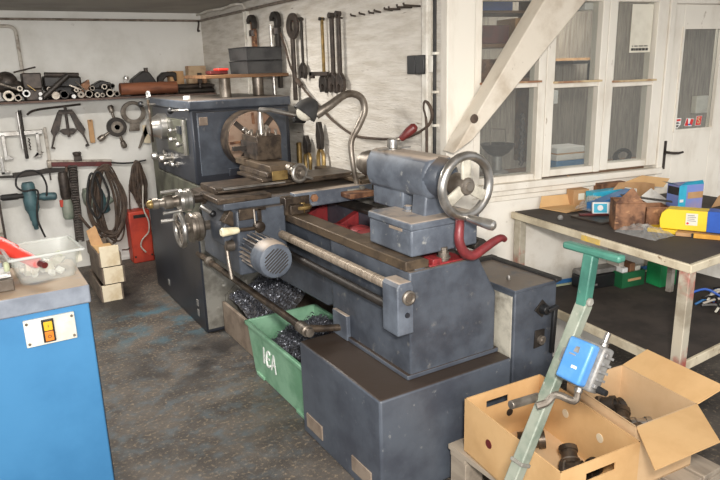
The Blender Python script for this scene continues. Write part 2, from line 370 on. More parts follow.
def window(n, u0, u1, z0, z1, zb, wl_, wr_, blur=None):
    """one casement: stiles, top and bottom rails, middle bar, two panes"""
    b = B(WW)
    b.box((u0, -.02, z0), (u0 + wl_, .06, z1)).box((u1 - wr_, -.02, z0), (u1, .06, z1))
    b.box((u0 + wl_, -.015, z0), (u1 - wr_, .055, z0 + .035)).box((u0 + wl_, -.015, z1 - .03), (u1 - wr_, .055, z1))
    b.box((u0 + wl_, -.015, zb - .014), (u1 - wr_, .05, zb + .012))
    f = struct(b.build('window_%d' % n, 'frame_white', origin=WW, bevel=.004))
    for za, zc in ((z0 + .035, zb - .014), (zb + .012, z1 - .03)):
        B(WW).box((u0 + wl_, .018, za), (u1 - wr_, .022, zc)).build('pane', 'glass', f, smooth=False)
    B(WW).box((u0 + wl_ - .01, -.035, zb + .010), (u1 - wr_ + .01, -.005, zb + .02)).build('ledge', 'ledge_wood', f)
    return f
window(1, .15, .572, 1.05, 1.965, 1.537, .043, .046)
window(2, .574, .947, 1.06, 1.965, 1.528, .05, .042)
window(3, .949, 1.345, 1.065, 1.965, 1.52, .052, .072)
jb = B(WW); jb.box((1.346, -.03, 0), (1.386, .07, 1.97))
struct(jb.build('trim_3', 'frame_white', origin=WW, bevel=.005))

# door with a glazed upper panel
db = B(WW)
db.box((1.39, -.012, .02), (1.466, .03, 1.925)).box((1.75, -.012, .02), (1.855, .03, 1.925))
db.box((1.466, -.012, 1.80), (1.75, .03, 1.925)).box((1.466, -.012, .02), (1.75, .03, 1.25))
dr = struct(db.build('door_1', 'frame_white', origin=WW, bevel=.003))
B(WW).box((1.466, .006, 1.25), (1.75, .010, 1.80)).build('pane', 'glass', dr, smooth=False)
bd = B(WW)
for a, b2 in (((1.458, -.02, 1.242), (1.758, -.012, 1.254)), ((1.458, -.02, 1.796), (1.758, -.012, 1.808)), ((1.458, -.02, 1.254), (1.470, -.012, 1.796)), ((1.746, -.02, 1.254), (1.758, -.012, 1.796))): bd.box(a, b2)
bd.build('glazing_bead', 'frame_white', dr)
hd = B(WW); hd.box((1.398, -.018, 1.035), (1.417, -.012, 1.195)); hd.cyl((1.408, -.012, 1.132), (1.408, -.05, 1.132), .008, n=12)
hd.tube([(1.408, -.046, 1.132), (1.44, -.05, 1.127), (1.48, -.048, 1.124), (1.513, -.046, 1.128)], [.007, .008, .007, .006], 10)
hd.build('handle', 'iron', dr, label='black iron lever handle on a long plate')
lin_ = B(WW); lin_.box((1.386, -.02, 1.927), (1.9, .05, 1.965))
struct(lin_.build('trim_4', 'frame_white', origin=WW, bevel=.004))
# three small stickers in the lower corner of the door glass
def sticker(u, z, shape, label, marks):
    T = WW @ Matrix.Translation((u, .003, z))
    o = thing('sticker', label, 'sticker', Mx=T)
    B(T).prism(shape, (0, 0, 0), X, Z, (0, -.001, 0)).build('backing', 'white', o, smooth=False)
    for m, poly in marks:
        B(T).prism(poly, (0, -.001, 0), X, Z, (0, -.001, 0)).build('print', m, o, smooth=False)
    return o, T
sticker(1.503, 1.287, [(-.025, .028), (.025, .028), (.024, -.008), (0, -.032), (-.024, -.008)], 'white shield-shaped sticker at the lower corner of the door glass',
    [('red_ink', [(-.020, .010), (.020, .012), (.020, .023), (-.020, .022)]), ('ink', [(-.019, .004), (.002, .006), (.018, -.004), (.004, -.002), (-.018, -.006)]), ('ink', [(-.016, -.012), (.010, -.010), (.002, -.022), (-.004, -.022)])])
sticker(1.590, 1.288, [(-.036, -.02), (.022, -.024), (.036, .018), (-.022, .024)], 'slanted red and white sticker, middle one on the door glass',
    [('red_ink', [(-.033, -.018), (-.006, -.020), (-.012, .020), (-.020, .021)]), ('red_ink', [(.004, -.008), (.022, -.020), (.033, .016), (.012, .018)]), ('blue_carton', [(-.012, -.016), (.014, -.018), (.012, -.010), (-.010, -.009)])])
o, T = sticker(1.660, 1.293, [(-.022, -.027), (.02, -.027), (.026, .027), (-.016, .027)], 'narrow red sticker farthest from the handle on the door glass',
    [('red_ink', [(-.020, -.025), (.018, -.025), (.024, .025), (-.014, .025)])])
lettering('lettering', 'S', .05, T @ frame((0, -.003, 0), X, Z), 'card_pale', o, .001)

# diagonal white timber brace from the post up to the ceiling
br = B(WW); br.prism([(-.035, 1.245), (.065, 1.30), (.900, 2.15), (.595, 2.15)], (0, -.16, 0), X, Z, (0, .115, 0))
o = struct(br.build('beam', 'timber', origin=WW, bevel=.006))
k = B(WW); k.lathe((.07, -.162, 1.40), (0, -1, 0), [(0, .022), (.002, .017)], 12)
k.build('knot', 'cord_brown', o)

# services on the walls
struct(B().cyl((-3, 5.975, 2.085), (1.985, 5.975, 2.085), .010, n=10).build('trim_5', 'pipe_bare', smooth=True))
struct(B().tube([(1.982, 5.97, 2.085), (1.98, 5.0, 2.085), (1.98, 2.6, 2.085)], .010, 10).build('trim_6', 'pipe_bare'))
o = B().tube([(.20, 5.97, 2.03), (.36, 5.97, 2.03), (.44, 5.97, 2.03), (.475, 5.97, 2.015), (.488, 5.97, 1.98), (.49, 5.97, 1.80), (.49, 5.97, 1.47)], .014, 10, sm=4).build('water_pipe', 'pipe_grey')
tag(o, 'grey painted pipe with a rounded elbow running down the far wall to the shelf', 'pipe')
o = B().box((1.972, 4.85, 1.2), (1.999, 4.875, 2.1)).box((1.972, 4.905, 1.2), (1.999, 4.92, 2.1)).build('cable_trunking', 'conduit_white', bevel=.003)
tag(o, 'white cable trunking running up the wall behind the dark bins', 'trunking')
o = B().tube([(1.97, 6.0, 2.135), (1.95, 5.85, 2.135), (1.94, 5.6, 2.14), (1.96, 5.3, 2.135), (1.95, 5.05, 2.14), (1.975, 4.92, 2.13), (1.98, 4.88, 2.09)], .010, 8, sm=5).build('ceiling_cable', 'conduit_white')
tag(o, 'thin pale cable looping along the ceiling edge in the room corner', 'cable')
o = B().tube([(1.97, 5.97, 2.08), (1.955, 5.93, 2.05), (1.95, 5.95, 2.0), (1.975, 5.985, 2.0)], .008, 8, sm=4).build('cable_loop', 'iron')
tag(o, 'short dark loop of cable hanging in the corner under the pipes', 'cable')
cv = B(); cv.tube([(1.985, 2.555, 0), (1.985, 2.555, 2.14)], .009, 8)
o = cv.build('black_cable', 'black_rubber')
for z in (1.36, 1.52, 1.70, 1.95, 1.1):
    B().cbox((1.988, 2.555, z), (.024, .026, .012)).build('clip', 'conduit_white', o)
tag(o, 'black cable clipped straight down the white wooden post', 'cable')
o = B().box((1.968, 2.595, 0), (2.0, 2.64, 2.14)).build('wall_conduit', 'conduit_white', bevel=.006)
tag(o, 'white conduit standing beside the black cable at the wall end', 'conduit')

# wall switch with white backing box and its wire
sw = thing('light_switch', 'black square switch box on the tool wall under the nails', 'switch', (1.985, 2.67, 1.65))
B().box((1.955, 2.605, 1.605), (1.999, 2.672, 1.695)).box((1.955, 2.676, 1.605), (1.999, 2.743, 1.695)).build('switch_body', 'black_plastic', sw, bevel=.004)
B().box((1.975, 2.56, 1.612), (1.999, 2.603, 1.69)).build('junction_cover', 'conduit_white', sw, bevel=.003)
B().tube([(1.985, 2.635, 1.695), (1.985, 2.63, 1.75), (1.985, 2.615, 1.92), (1.985, 2.612, 2.08)], .004, 6).build('wire', 'cord_brown', sw)

# ---------------- the far room seen through the glass
fr = B(WW); fr.box((.1, 1.25, 0), (3.2, 1.33, 2.15))
struct(fr.build('wall_far', 'grain', origin=WW, smooth=False))
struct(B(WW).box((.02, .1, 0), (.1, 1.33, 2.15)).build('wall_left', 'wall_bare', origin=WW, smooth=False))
sh = B(WW); sh.box((.12, .12, .98), (1.75, .55, 1.015))
o = sh.build('counter', 'board_wood', origin=WW); tag(o, 'wooden counter behind the glass in the next room', 'counter')
B(WW).box((.14, .16, 0), (.20, .5, .98)).box((1.66, .16, 0), (1.72, .5, .98)).build('leg', 'board_wood', o)
# scale bowl
o = thing('weighing_bowl', 'black bowl with a wire bail on a stand behind the lower left window', 'bowl', Mx=WW @ Matrix.Translation((.57, .4, 1.015)))
T = WW @ Matrix.Translation((.57, .4, 1.015))
B(T).lathe((0, 0, .11), Z, [(0, .03), (.02, .065), (.05, .09), (.07, .10), (.07, .095), (.03, .06), (.02, .01)], 20).build('bowl', 'iron', o)
B(T).lathe((0, 0, 0), Z, [(0, .07), (.02, .065), (.03, .03), (.11, .025)], 16).build('stand', 'cast_grey', o)
B(T).tube([(-.05, 0, .18), (-.045, 0, .27), (.05, 0, .26), (.055, 0, .18)], .004, 6).build('bail', 'steel_dull', o)
o = B(WW).tube([(.87 + .012 * (i % 2), .6, 1.02 + .02 * i) for i in range(17)], .012, 6).build('hanging_chain', 'iron'); tag(o, 'dark chain hanging behind the lower left window glass', 'chain')
# coolbox
o = thing('cool_box', 'blue box with a white lid behind the lower middle window', 'box', Mx=WW @ Matrix.Translation((.99, .35, 1.015)))
T = WW @ Matrix.Translation((.99, .35, 1.015))
B(T).box((-.10, -.08, 0), (.11, .08, .07)).build('body', 'blue_paint', o, bevel=.006)
B(T).box((-.105, -.085, .07), (.115, .085, .105)).box((-.10, -.08, .112), (.11, .08, .145)).build('lid', 'white', o, bevel=.006)
B(T).box((-.098, -.076, .103), (.107, .076, .113)).build('gap_band', 'card_brown', o)
cb = B(WW)
for i in range(5): cb.tube([(1.43 + (.07 - .006 * i) * math.cos(a) + .01 * i, .33 + .01 * i, 1.065 + (.048 - .005 * i) * math.sin(a)) for a in [2 * PI * k / 20 for k in range(20)]], .005, 6, True)
tag(cb.build('cable_coil', 'black_rubber'), 'coil of dark cable lying behind the lower right window', 'cable coil')
o = B(WW).box((.640, .062, 1.43), (.715, .14, 1.50)).build('white_box', 'white', bevel=.004); tag(o, 'small white box hanging just under the middle window bar', 'box')
o = B(WW).box((.855, .062, 1.90), (.925, .14, 1.97)).build('white_box', 'white', bevel=.004); tag(o, 'small white box at the top of the middle window', 'box')
o = thing('shelf_bracket', 'black angle bracket fixed to the grey boards behind the middle window', 'bracket', Mx=WW)
B(WW).box((1.46, .88, 1.625), (1.64, 1.25, 1.645)).build('arm', 'black_plastic', o)
B(WW).box((1.61, .88, 1.50), (1.64, .91, 1.63)).build('upright', 'black_plastic', o)
o = B(WW).box((1.28, .95, 1.648), (1.75, 1.25, 1.665)).build('wall_shelf', 'card_brown'); tag(o, 'narrow wooden shelf above the black bracket in the next room', 'shelf')
# rack of goods behind the upper left window
o = thing('storage_rack', 'wooden rack of goods behind the upper left window', 'rack', Mx=WW)
B(WW).box((.5, .58, 1.735), (1.02, .86, 1.755)).build('shelf', 'board_wood', o); B(WW).box((.5, .58, 1.535), (1.02, .86, 1.555)).build('shelf', 'board_wood', o)
B(WW).box((.5, .58, 1.925), (1.02, .86, 1.94)).build('shelf', 'board_wood', o)
B(WW).box((.49, .58, 1.015), (.515, .86, 2.1)).box((1.0, .58, 1.015), (1.025, .86, 2.1)).build('upright', 'board_wood', o)
def goods(name, a, b2, m, label, cat, bev=.004):
    tag(B(WW).box(a, b2).build(name, m, bevel=bev), label, cat)
goods('carton', (.58, .6, 1.942), (.78, .8, 2.06), 'blue_carton', 'blue carton on the top shelf behind the upper left window', 'box')
goods('carton', (.57, .6, 1.757), (.76, .8, 1.86), 'red_grip', 'red carton on the middle shelf behind the upper left window', 'box')
goods('carton', (.80, .6, 1.757), (.92, .8, 1.90), 'card_brown', 'brown carton beside the red one behind the upper left window', 'box')
goods('carton', (.56, .6, 1.557), (.68, .8, 1.67), 'rust', 'rust-brown carton on the lowest shelf behind the upper left window', 'box')
# printed sheet hanging inside the right-hand window
o = thing('hanging_sheet', 'long cream printed sheet hanging inside the upper right window', 'sheet', Mx=WW)
B(WW).box((1.120, .009, 1.680), (1.262, .011, 1.925)).build('sheet', 'paper', o)
k = B(WW)
for i, (u, w) in enumerate(((1.130, .016), (1.150, .008), (1.162, .014), (1.180, .020), (1.205, .018), (1.228, .016))): k.box((u, .007, 1.690), (u + w, .010, 1.703))
for u, w in ((1.134, .006), (1.150, .022), (1.180, .030), (1.216, .024)): k.box((u, .007, 1.711), (u + w, .010, 1.716))
k.build('print', 'ink', o, smooth=False)
o = B(WW).box((2.98, 1.2, 1.20), (3.11, 1.25, 1.34)).build('switch_plate', 'plate_white', bevel=.004); tag(o, 'small cream plate on the grey boards seen through the door glass', 'switch')
# ================================================================ THE LATHE
AX, AZ = 1.575, 1.22          # spindle axis (runs along y)
lathe = thing('metal_lathe', 'large blue-grey metalworking lathe in the middle of the workshop', 'lathe', (1.47, 3.4, 0))
def P(b, name, m, bevel=0, parent=None, label=None, **k): return b.build(name, m, parent or lathe, bevel=bevel, label=label, **k)

# --- pedestals and plinth
P(B().box((1.155, 3.87, 0), (1.80, 5.10, .70)), 'headstock_pedestal', 'lathe_dark', .012)
hp = bpy.data.objects['headstock_pedestal']
P(B().box((1.165, 3.862, .03), (1.79, 3.870, .66)), 'end_sheet', 'pale_sheet', parent=hp)
for y, z in ((4.02, .17), (4.02, .10), (4.72, .12)): P(B().cbox((1.153, y, z), (.006, .035, .045)), 'hole_cover', 'cast_grey', .002, hp)
pl = P(B().box((1.155, 1.81, 0), (1.815, 2.48, .455)), 'tailstock_plinth', 'plinth', .010)
for y in (1.955, 2.36):
    s_ = B(); s_.box((1.150, y - .075, .045), (1.158, y + .075, .115)); P(s_, 'fork_slot', 'tan_sheet', .002, pl)
P(B().prism([(1.352, .455), (1.792, .455), (1.792, .725), (1.695, .895), (1.352, .895)], (0, 1.89, 0), X, Z, (0, .62, 0)), 'tailstock_pedestal', 'lathe', .008)
tp_ = bpy.data.objects['tailstock_pedestal']
P(B().box((1.335, 1.885, .455), (1.81, 2.52, .475)), 'foot_flange', 'plinth', .004, tp_)
# red-painted hollow at the end of the bed
rd = P(B().prism([(1.455, .893), (1.64, .893), (1.64, .902), (1.455, .902)], (0, 1.90, 0), X, Z, (0, .3, 0)).box((1.47, 1.90, .900), (1.515, 1.96, .922)), 'red_pocket', 'red_paint', .004)
P(B().cyl((1.545, 1.93, .90), (1.545, 1.93, .935), .022).lathe((1.545, 1.93, .935), Z, [(0, .016), (.02, .016)], 6).cyl((1.545, 1.93, .912), (1.545, 1.93, .918), .028), 'clamp_bolt', 'steel_dull', parent=rd)

# --- bed: front and back walls, ways, red inner web
bw = B()
bw.prism([(2.45, .60), (2.62, .53), (4.05, .50), (4.05, .90), (1.90, .90), (1.90, .60)], (1.385, 0, 0), Y, Z, (.05, 0, 0))
bw.prism([(2.45, .60), (2.62, .53), (4.05, .50), (4.05, .90), (2.15, .90), (2.15, .60)], (1.745, 0, 0), Y, Z, (.05, 0, 0))
P(bw, 'bed', 'lathe', .006)
bed = bpy.data.objects['bed']
w = B()
w.prism([(1.345, .895), (1.455, .895), (1.455, .925), (1.43, .935), (1.345, .935)], (0, 1.905, 0), X, Z, (0, 2.14, 0))
P(w, 'front_way', 'way', .004, bed)
w = B(); w.prism([(1.725, .905), (1.80, .905), (1.80, .925), (1.775, .945), (1.75, .945), (1.725, .925)], (0, 1.95, 0), X, Z, (0, 2.10, 0))
P(w, 'back_way', 'steel_dark', .003, bed)
web = B()
for y in (2.35, 2.62, 2.90, 3.25, 3.6):
    web.prism([(1.435, .70), (1.745, .70), (1.745, .90), (1.68, .87), (1.59, .83), (1.50, .87), (1.435, .90)], (0, y, 0), X, Z, (0, .05, 0))
web.box((1.435, 1.95, .70), (1.745, 4.0, .72))
P(web, 'bed_web', 'red_paint', .006, bed)
rg = B()
for i, (x, y, s_) in enumerate(((1.66, 2.75, .07), (1.60, 2.55, .08), (1.69, 2.5, .06), (1.55, 2.8, .06))):
    rg.ball((x, y, .83 + .02 * (i % 2)), s_, (1, 1.5, .5), 10, 7)
P(rg, 'web_casting', 'red_paint', parent=bed)

# --- screw and rods along the front of the bed
P(B().cyl((1.312, 1.95, .833), (1.312, 3.0, .833), .019, n=18), 'lead_screw', 'screw')
th = B()
th.tube([(1.312 + .0195 * math.cos(a), 1.99 + .0105 * a / (2 * PI), .833 + .0195 * math.sin(a)) for a in [k * PI / 5 for k in range(0, 930)]], .0024, 4)
P(th, 'screw_thread', 'screw', parent=bpy.data.objects['lead_screw'])
P(B().cyl((1.315, 1.93, .745), (1.315, 3.95, .745), .019, n=14), 'feed_rod', 'steel_dark')
eb = P(B().prism([(1.285, .655), (1.360, .655), (1.360, .845), (1.35, .866), (1.297, .866), (1.285, .85)], (0, 1.875, 0), X, Z, (0, .105, 0)), 'end_bracket', 'lathe_light', .005)
P(B().lathe((1.333, 1.875, .805), -Y, [(0, .029), (.010, .029), (.014, .022), (.008, .017)], 20), 'bearing_cap', 'steel_dull', parent=eb)
P(B().lathe((1.328, 1.875, .735), -Y, [(0, .011), (.005, .010)], 12), 'plug', 'lathe_dark', parent=eb)
# low control rod with its swinging arm
P(B().cyl((1.16, 2.40, .53), (1.16, 3.92, .53), .018, n=14), 'control_rod', 'steel_brown')
cr = bpy.data.objects['control_rod']
P(B().lathe((1.16, 2.47, .53), -Y, [(0, .027), (.075, .027), (.08, .020), (.1, .020), (.102, .012)], 16), 'rod_collar', 'steel_dull', parent=cr)
P(B().lathe((1.16, 3.72, .53), -Y, [(0, .030), (.03, .030), (.032, .027), (.055, .027)], 16), 'rod_collar', 'steel_dull', parent=cr)
P(B().tube([(1.17, 2.44, .525), (1.25, 2.43, .51), (1.335, 2.415, .500)], [.019, .016, .016], 12), 'swing_arm', 'steel_brown', parent=cr)
P(B().box((1.330, 2.345, .456), (1.352, 2.475, .575)), 'arm_bracket', 'lathe_light', .004, cr)

# --- headstock
hs = P(B().box((1.225, 4.03, .945), (1.90, 4.95, 1.42)), 'headstock', 'lathe_dark', .012)  # shade of the headstock's side is put into this darker colour
P(B().box((1.215, 4.018, 1.415), (1.912, 4.96, 1.474)), 'top_cover', 'lathe', .010, hs)
P(B().box((1.262, 4.020, 1.0), (1.87, 4.031, 1.40)), 'front_panel', 'lathe', .006, hs)
P(B().box((1.225, 4.03, .70), (1.80, 4.95, .945)), 'feed_gearbox', 'olive', .010)
P(B().box((1.24, 4.95, .42), (1.90, 5.16, 1.45)), 'end_cover', 'olive', .012)
P(B().cbox((1.30, 4.016, 1.345), (.055, .006, .05)), 'worn_plate', 'tan_sheet', .002, hs)
P(B().box((1.44, 4.0, .985), (1.62, 4.02, 1.035)), 'recess_plate', 'lathe_dark', .003, hs)
P(B().lathe((1.53, 4.0, 1.005), -Y, [(0, .022), (.012, .02)], 16), 'oil_sight', 'steel_dull', parent=hs)
# operator-side controls (facing -x)
P(B().box((1.212, 4.13, 1.13), (1.226, 4.56, 1.35)), 'control_panel', 'olive', .003)
cp = bpy.data.objects['control_panel']
P(B().box((1.200, 4.125, 1.13), (1.214, 4.165, 1.352)), 'bright_strip', 'pale_sheet', .003, cp)
P(B().lathe((1.225, 4.62, 1.285), -X, [(0, .090), (.05, .090), (.055, .082), (.085, .066), (.12, .055), (.125, .04)], 28), 'speed_dial', 'steel')
sd = bpy.data.objects['speed_dial']
P(B().tube([(1.09, 4.50, 1.47), (1.075, 4.42, 1.40), (1.075, 4.42, 1.30), (1.085, 4.46, 1.20)], .007, 8, sm=4), 'long_lever', 'steel_brown', parent=sd)
def knob(y, z, r, l, m='steel', base='steel_dull'):
    k = P(B().lathe((1.225, y, z), -X, [(0, r * 1.25), (.012, r * 1.25), (.016, r * .45), (l * .6, r * .42), (l * .62, r * .9), (l * .8, r), (l, r * .7)], 18), 'knob', m)
    return k
knob(4.70, 1.075, .030, .10); knob(4.50, 1.075, .030, .10); knob(4.585, 1.03, .016, .05); knob(4.40, 1.04, .016, .05)
knob(4.34, 1.275, .016, .06); knob(4.35, 1.215, .018, .06); knob(4.20, 1.195, .018, .06)
P(B().cbox((1.20, 4.21, 1.285), (.02, .07, .05)), 'selector_plate', 'lathe_dark', .003)
def ball_lever(y0, z0, dy, dz):
    a = P(B().tube([(1.22, y0, z0), (1.17, y0 + dy * .4, z0 + dz * .4), (1.14, y0 + dy, z0 + dz)], .007, 8), 'shift_lever', 'steel')
    P(B().ball((1.138, y0 + dy * 1.1, z0 + dz), .022), 'ball_knob', 'black_plastic', parent=a)
ball_lever(3.98 + .06, 1.42, .10, -.005); ball_lever(4.80, 1.43, .10, 0)
P(B().cyl((1.29, 4.28, 1.474), (1.29, 4.28, 1.495), .024, n=16), 'filler_cap', 'white', parent=hs)
hk = P(B().tube([(1.18, 4.86, 1.475), (1.175, 4.85, 1.51), (1.175, 4.80, 1.515), (1.178, 4.79, 1.485)], .008, 8, sm=3), 'white_hook', 'white', parent=hs)

# --- chuck
ch = P(B().lathe((AX, 4.02, AZ), -Y, [(0, .13), (.03, .13), (.032, .184), (.150, .184), (.156, .178)], 48), 'chuck', 'steel_brown')
P(B().lathe((AX, 3.866, AZ), -Y, [(0, .177), (.004, .176), (.004, .045), (-.03, .045)], 48), 'chuck_face', 'chuck_face', parent=ch)
for i in range(4):
    a = R(48 + 90 * i); u = Vector((math.cos(a), 0, math.sin(a))); c = Vector((AX, 3.859, AZ))
    P(B().bar(c + u * .05, c + u * .175, .030, .010, up=Y), 'jaw_slot', 'iron', parent=ch)
    P(B().bar(c + u * .045 - Y * .012, c + u * .115 - Y * .012, .026, .04, up=Y).bar(c + u * .05 - Y * .035, c + u * .085 - Y * .035, .026, .03, up=Y), 'jaw', 'steel', .003, ch)
    a2 = R(3 + 90 * i); u = Vector((math.cos(a2), 0, math.sin(a2)))
    P(B().bar(c + u * .10, c + u * .172, .016, .010, up=Y), 'scroll_slot', 'rust', parent=ch)

# --- saddle and cross slide
sdl = P(B().prism([(1.03, 1.022), (1.85, 1.022), (1.85, .95), (1.47, .94), (1.33, .94), (1.33, .985), (1.03, .985)], (0, 2.99, 0), X, Z, (0, .46, 0)), 'saddle', 'lathe', .006)
P(B().box((1.00, 2.985, 1.02), (1.285, 3.40, 1.045)), 'saddle_top', 'steel_brown', .004, sdl)
P(B().prism([(1.39, .955), (1.86, .955), (1.86, 1.035), (1.39, 1.035)], (0, 2.94, 0), X, Z, (0, .06, 0)), 'saddle_wing', 'lathe_light', .006, sdl)
P(B().lathe((1.50, 2.94, 1.0), -Y, [(0, .022), (.012, .020), (.014, .010)], 6), 'lock_bolt', 'rust', parent=sdl)
P(B().box((1.33, 2.93, .93), (1.47, 3.0, 1.02)).box((1.345, 2.90, .935), (1.42, 2.94, .985)), 'wiper', 'steel_brown', .004, sdl)
cs = P(B().box((1.04, 3.13, 1.045), (1.86, 3.36, 1.075)).box((1.05, 3.11, 1.052), (1.86, 3.38, 1.062)), 'cross_slide', 'steel_brown', .003)
P(B().box((1.08, 3.105, 1.066), (1.42, 3.128, 1.074)), 'slide_edge', 'steel', parent=cs)
cmp_ = P(B().box((1.30, 3.14, 1.075), (1.52, 3.50, 1.092)).prism([(1.335, 1.092), (1.515, 1.092), (1.505, 1.118), (1.345, 1.118)], (0, 3.16, 0), X, Z, (0, .40, 0)), 'compound_slide', 'steel_brown', .004)
P(B().box((1.365, 3.17, 1.115), (1.525, 3.68, 1.150)), 'top_slide', 'way', .004, cmp_)
P(B().box((1.36, 3.134, 1.078), (1.45, 3.142, 1.128)), 'brass_gib', 'brass', .002, cmp_)
hw = P(B().lathe((1.475, 3.18, 1.128), (.12, -1, -.1), [(0, .028), (.04, .028), (.042, .022), (.085, .020)], 16), 'compound_handwheel', 'steel_dull')
HWc = Vector((1.490, 3.075, 1.114)); hd_ = Vector((.15, -.98, .05)).normalized()
P(B().torus(HWc, hd_, .042, .011, 28, 10), 'rim', 'steel', parent=hw)
P(B().lathe(HWc, hd_, [(-.012, .040), (.002, .040), (.004, .018), (.03, .016), (.032, .01)], 20), 'disc', 'steel_dull', parent=hw)
P(B().tube([HWc + Vector((.03, -.01, -.022)), HWc + Vector((.055, -.045, -.030))], [.008, .007], 10), 'crank_knob', 'steel', parent=hw)
# tool post
tpost = P(B().box((1.395, 3.405, 1.150), (1.545, 3.62, 1.288)), 'tool_post', 'steel_brown', .005)
P(B().box((1.388, 3.395, 1.185), (1.397, 3.63, 1.255)), 'tool_slot', 'iron', parent=tpost)
for x, y in ((1.415, 3.43), (1.415, 3.52), (1.415, 3.60), (1.525, 3.43), (1.525, 3.52), (1.525, 3.60), (1.46, 3.425)):
    P(B().cyl((x, y, 1.285), (x, y, 1.305), .008, n=10).box((x - .007, y - .007, 1.302), (x + .007, y + .007, 1.320)), 'clamp_screw', 'steel_dull', parent=tpost)
P(B().cyl((1.475, 3.52, 1.285), (1.475, 3.52, 1.415), .020, .012, n=14), 'post_stud', 'steel', parent=tpost)
P(B().box((1.31, 3.55, 1.20), (1.41, 3.575, 1.225)), 'cutting_tool', 'steel_dark', .002, tpost)
lv = P(B().tube([(1.475, 3.52, 1.425), (1.52, 3.46, 1.425), (1.58, 3.40, 1.405), (1.655, 3.36, 1.385)], [.016, .012, .012, .014], 10), 'clamp_lever', 'steel')
P(B().tube([(1.60, 3.34, 1.372), (1.67, 3.34, 1.362)], .016, 12), 'lever_grip', 'black_plastic', .003, lv)
# small items on the saddle end: brass wheel and stop
bwh = P(B().lathe((1.425, 2.93, .93), Z, [(0, .014), (.02, .014), (.022, .026), (.028, .048), (.036, .050), (.044, .046), (.050, .016), (.058, .014)], 24), 'lock_wheel', 'brass')
P(B().cyl((1.425, 2.93, .865), (1.425, 2.93, .93), .016, n=14).cyl((1.425, 2.93, .885), (1.425, 2.93, .90), .024, n=14), 'wheel_stem', 'steel_dull', parent=bwh)

# --- apron
ap = P(B().box((1.075, 2.95, .655), (1.34, 3.50, .985)), 'apron', 'lathe', .010)
P(B().prism([(1.03, .90), (1.10, .985), (1.10, .86), (1.03, .80)], (0, 3.02, 0), X, Z, (0, .2, 0)), 'apron_wedge', 'lathe', .006, ap)
P(B().cbox((1.125, 2.945, .965), (.075, .012, .055)), 'cover_plate', 'steel_brown', .004, ap)
P(B().tube([(1.165, 2.94, .985), (1.165, 2.93, .90), (1.17, 2.93, .845), (1.20, 2.92, .825), (1.26, 2.93, .80)], .006, 8, sm=4), 'oil_pipe', 'steel_dull', parent=ap)
P(B().box((1.185, 2.94, .90), (1.205, 2.952, .985)).box((1.175, 2.94, .975), (1.23, 2.952, .99)), 'strap', 'steel_brown', .002, ap)
al = P(B().lathe((1.185, 2.95, .895), -Y, [(0, .028), (.03, .028), (.034, .022)], 18), 'feed_lever', 'steel_brown')
P(B().cyl((1.175, 2.925, .893), (1.04, 2.91, .902), .009, n=10), 'lever_arm', 'steel_brown', parent=al)
P(B().lathe((1.07, 2.913, .90), (-1, -.05, .03), [(0, .013), (.01, .017), (.085, .022), (.092, .016), (.09, .008)], 14), 'ivory_handle', 'ivory', parent=al)
l2 = P(B().lathe((1.075, 3.02, .80), -X, [(0, .028), (.04, .028), (.044, .02)], 16), 'clutch_lever', 'steel_dull')
P(B().tube([(1.04, 3.02, .80), (1.035, 3.0, .74), (1.03, 2.955, .645)], [.011, .009, .012], 10), 'lever_arm', 'steel_dull', parent=l2)
P(B().prism([(1.02, .93), (1.06, .985), (1.11, .955), (1.07, .90)], (0, 2.99, 0), X, Z, (0, .06, 0)), 'brass_stop', 'steel_brown', .004, ap)
bl = P(B().tube([(.95, 3.1, 1.005), (.975, 3.09, .985), (1.0, 3.09, .965)], [.014, .012, .010], 10), 'spindle_lever', 'steel')
P(B().ball((1.005, 3.09, .96), .018), 'ball_knob', 'black_plastic', parent=bl)
# rapid-traverse motor
mt = P(B().lathe((1.155, 2.95, .785), -Y, [(0, .060), (.03, .068), (.15, .070)], 28), 'feed_motor', 'lathe')
fins = B()
for i in range(22):
    a = 2 * PI * i / 22; u = Vector((math.cos(a), 0, math.sin(a))); c = Vector((1.155, 0, .785))
    fins.bar(c + u * .076 + Y * 2.935, c + u * .076 + Y * 2.775, .006, .024, up=u)
P(fins, 'cooling_fins', 'lathe_light', parent=mt)
P(B().lathe((1.155, 2.815, .785), -Y, [(.035, .084), (.037, .089), (.115, .089), (.135, .081), (.14, .068)], 32), 'fan_cover', 'lathe_light', parent=mt)
gr = B()
for i in range(9):
    zz = -.052 + .013 * i; hwid = math.sqrt(max(.0036 - zz * zz, .0001)); q = R(38); 
    d = Vector((math.cos(q), 0, math.sin(q))); n_ = Vector((-math.sin(q), 0, math.cos(q))); c = Vector((1.155, 2.674, .785)) + n_ * zz
    gr.bar(c - d * hwid, c + d * hwid, .006, .003, up=Y)
P(gr, 'grille_slots', 'ink', parent=mt)
# cross-feed handwheel and its dials (axis -x)
cf = P(B().cyl((1.03, 3.25, 1.015), (.93, 3.25, 1.015), .024, n=16).lathe((1.02, 3.25, 1.015), -X, [(0, .034), (.014, .034), (.016, .024)], 20), 'cross_feed_handle', 'steel_brown')
P(B().lathe((.955, 3.25, 1.015), -X, [(0, .048), (.012, .058), (.030, .058), (.034, .052), (.05, .052), (.054, .060), (.07, .058), (.075, .03)], 32), 'feed_dial', 'steel', parent=cf)
P(B().lathe((.885, 3.25, 1.015), -X, [(0, .03), (.03, .026), (.032, .036), (.07, .036), (.075, .022), (.10, .020), (.105, .028), (.13, .028), (.135, .016)], 20), 'hub', 'steel_dull', parent=cf)
for dz, dy in ((.055, .0), (-.05, -.01)):
    P(B().cyl((.885, 3.25 + dy, 1.015 + dz), (.80, 3.25 + dy, 1.012 + dz), .0085, n=10), 'crank_pin', 'steel', parent=cf)
P(B().ball((.745, 3.25, 1.015), .022), 'end_ball', 'brass', parent=cf)
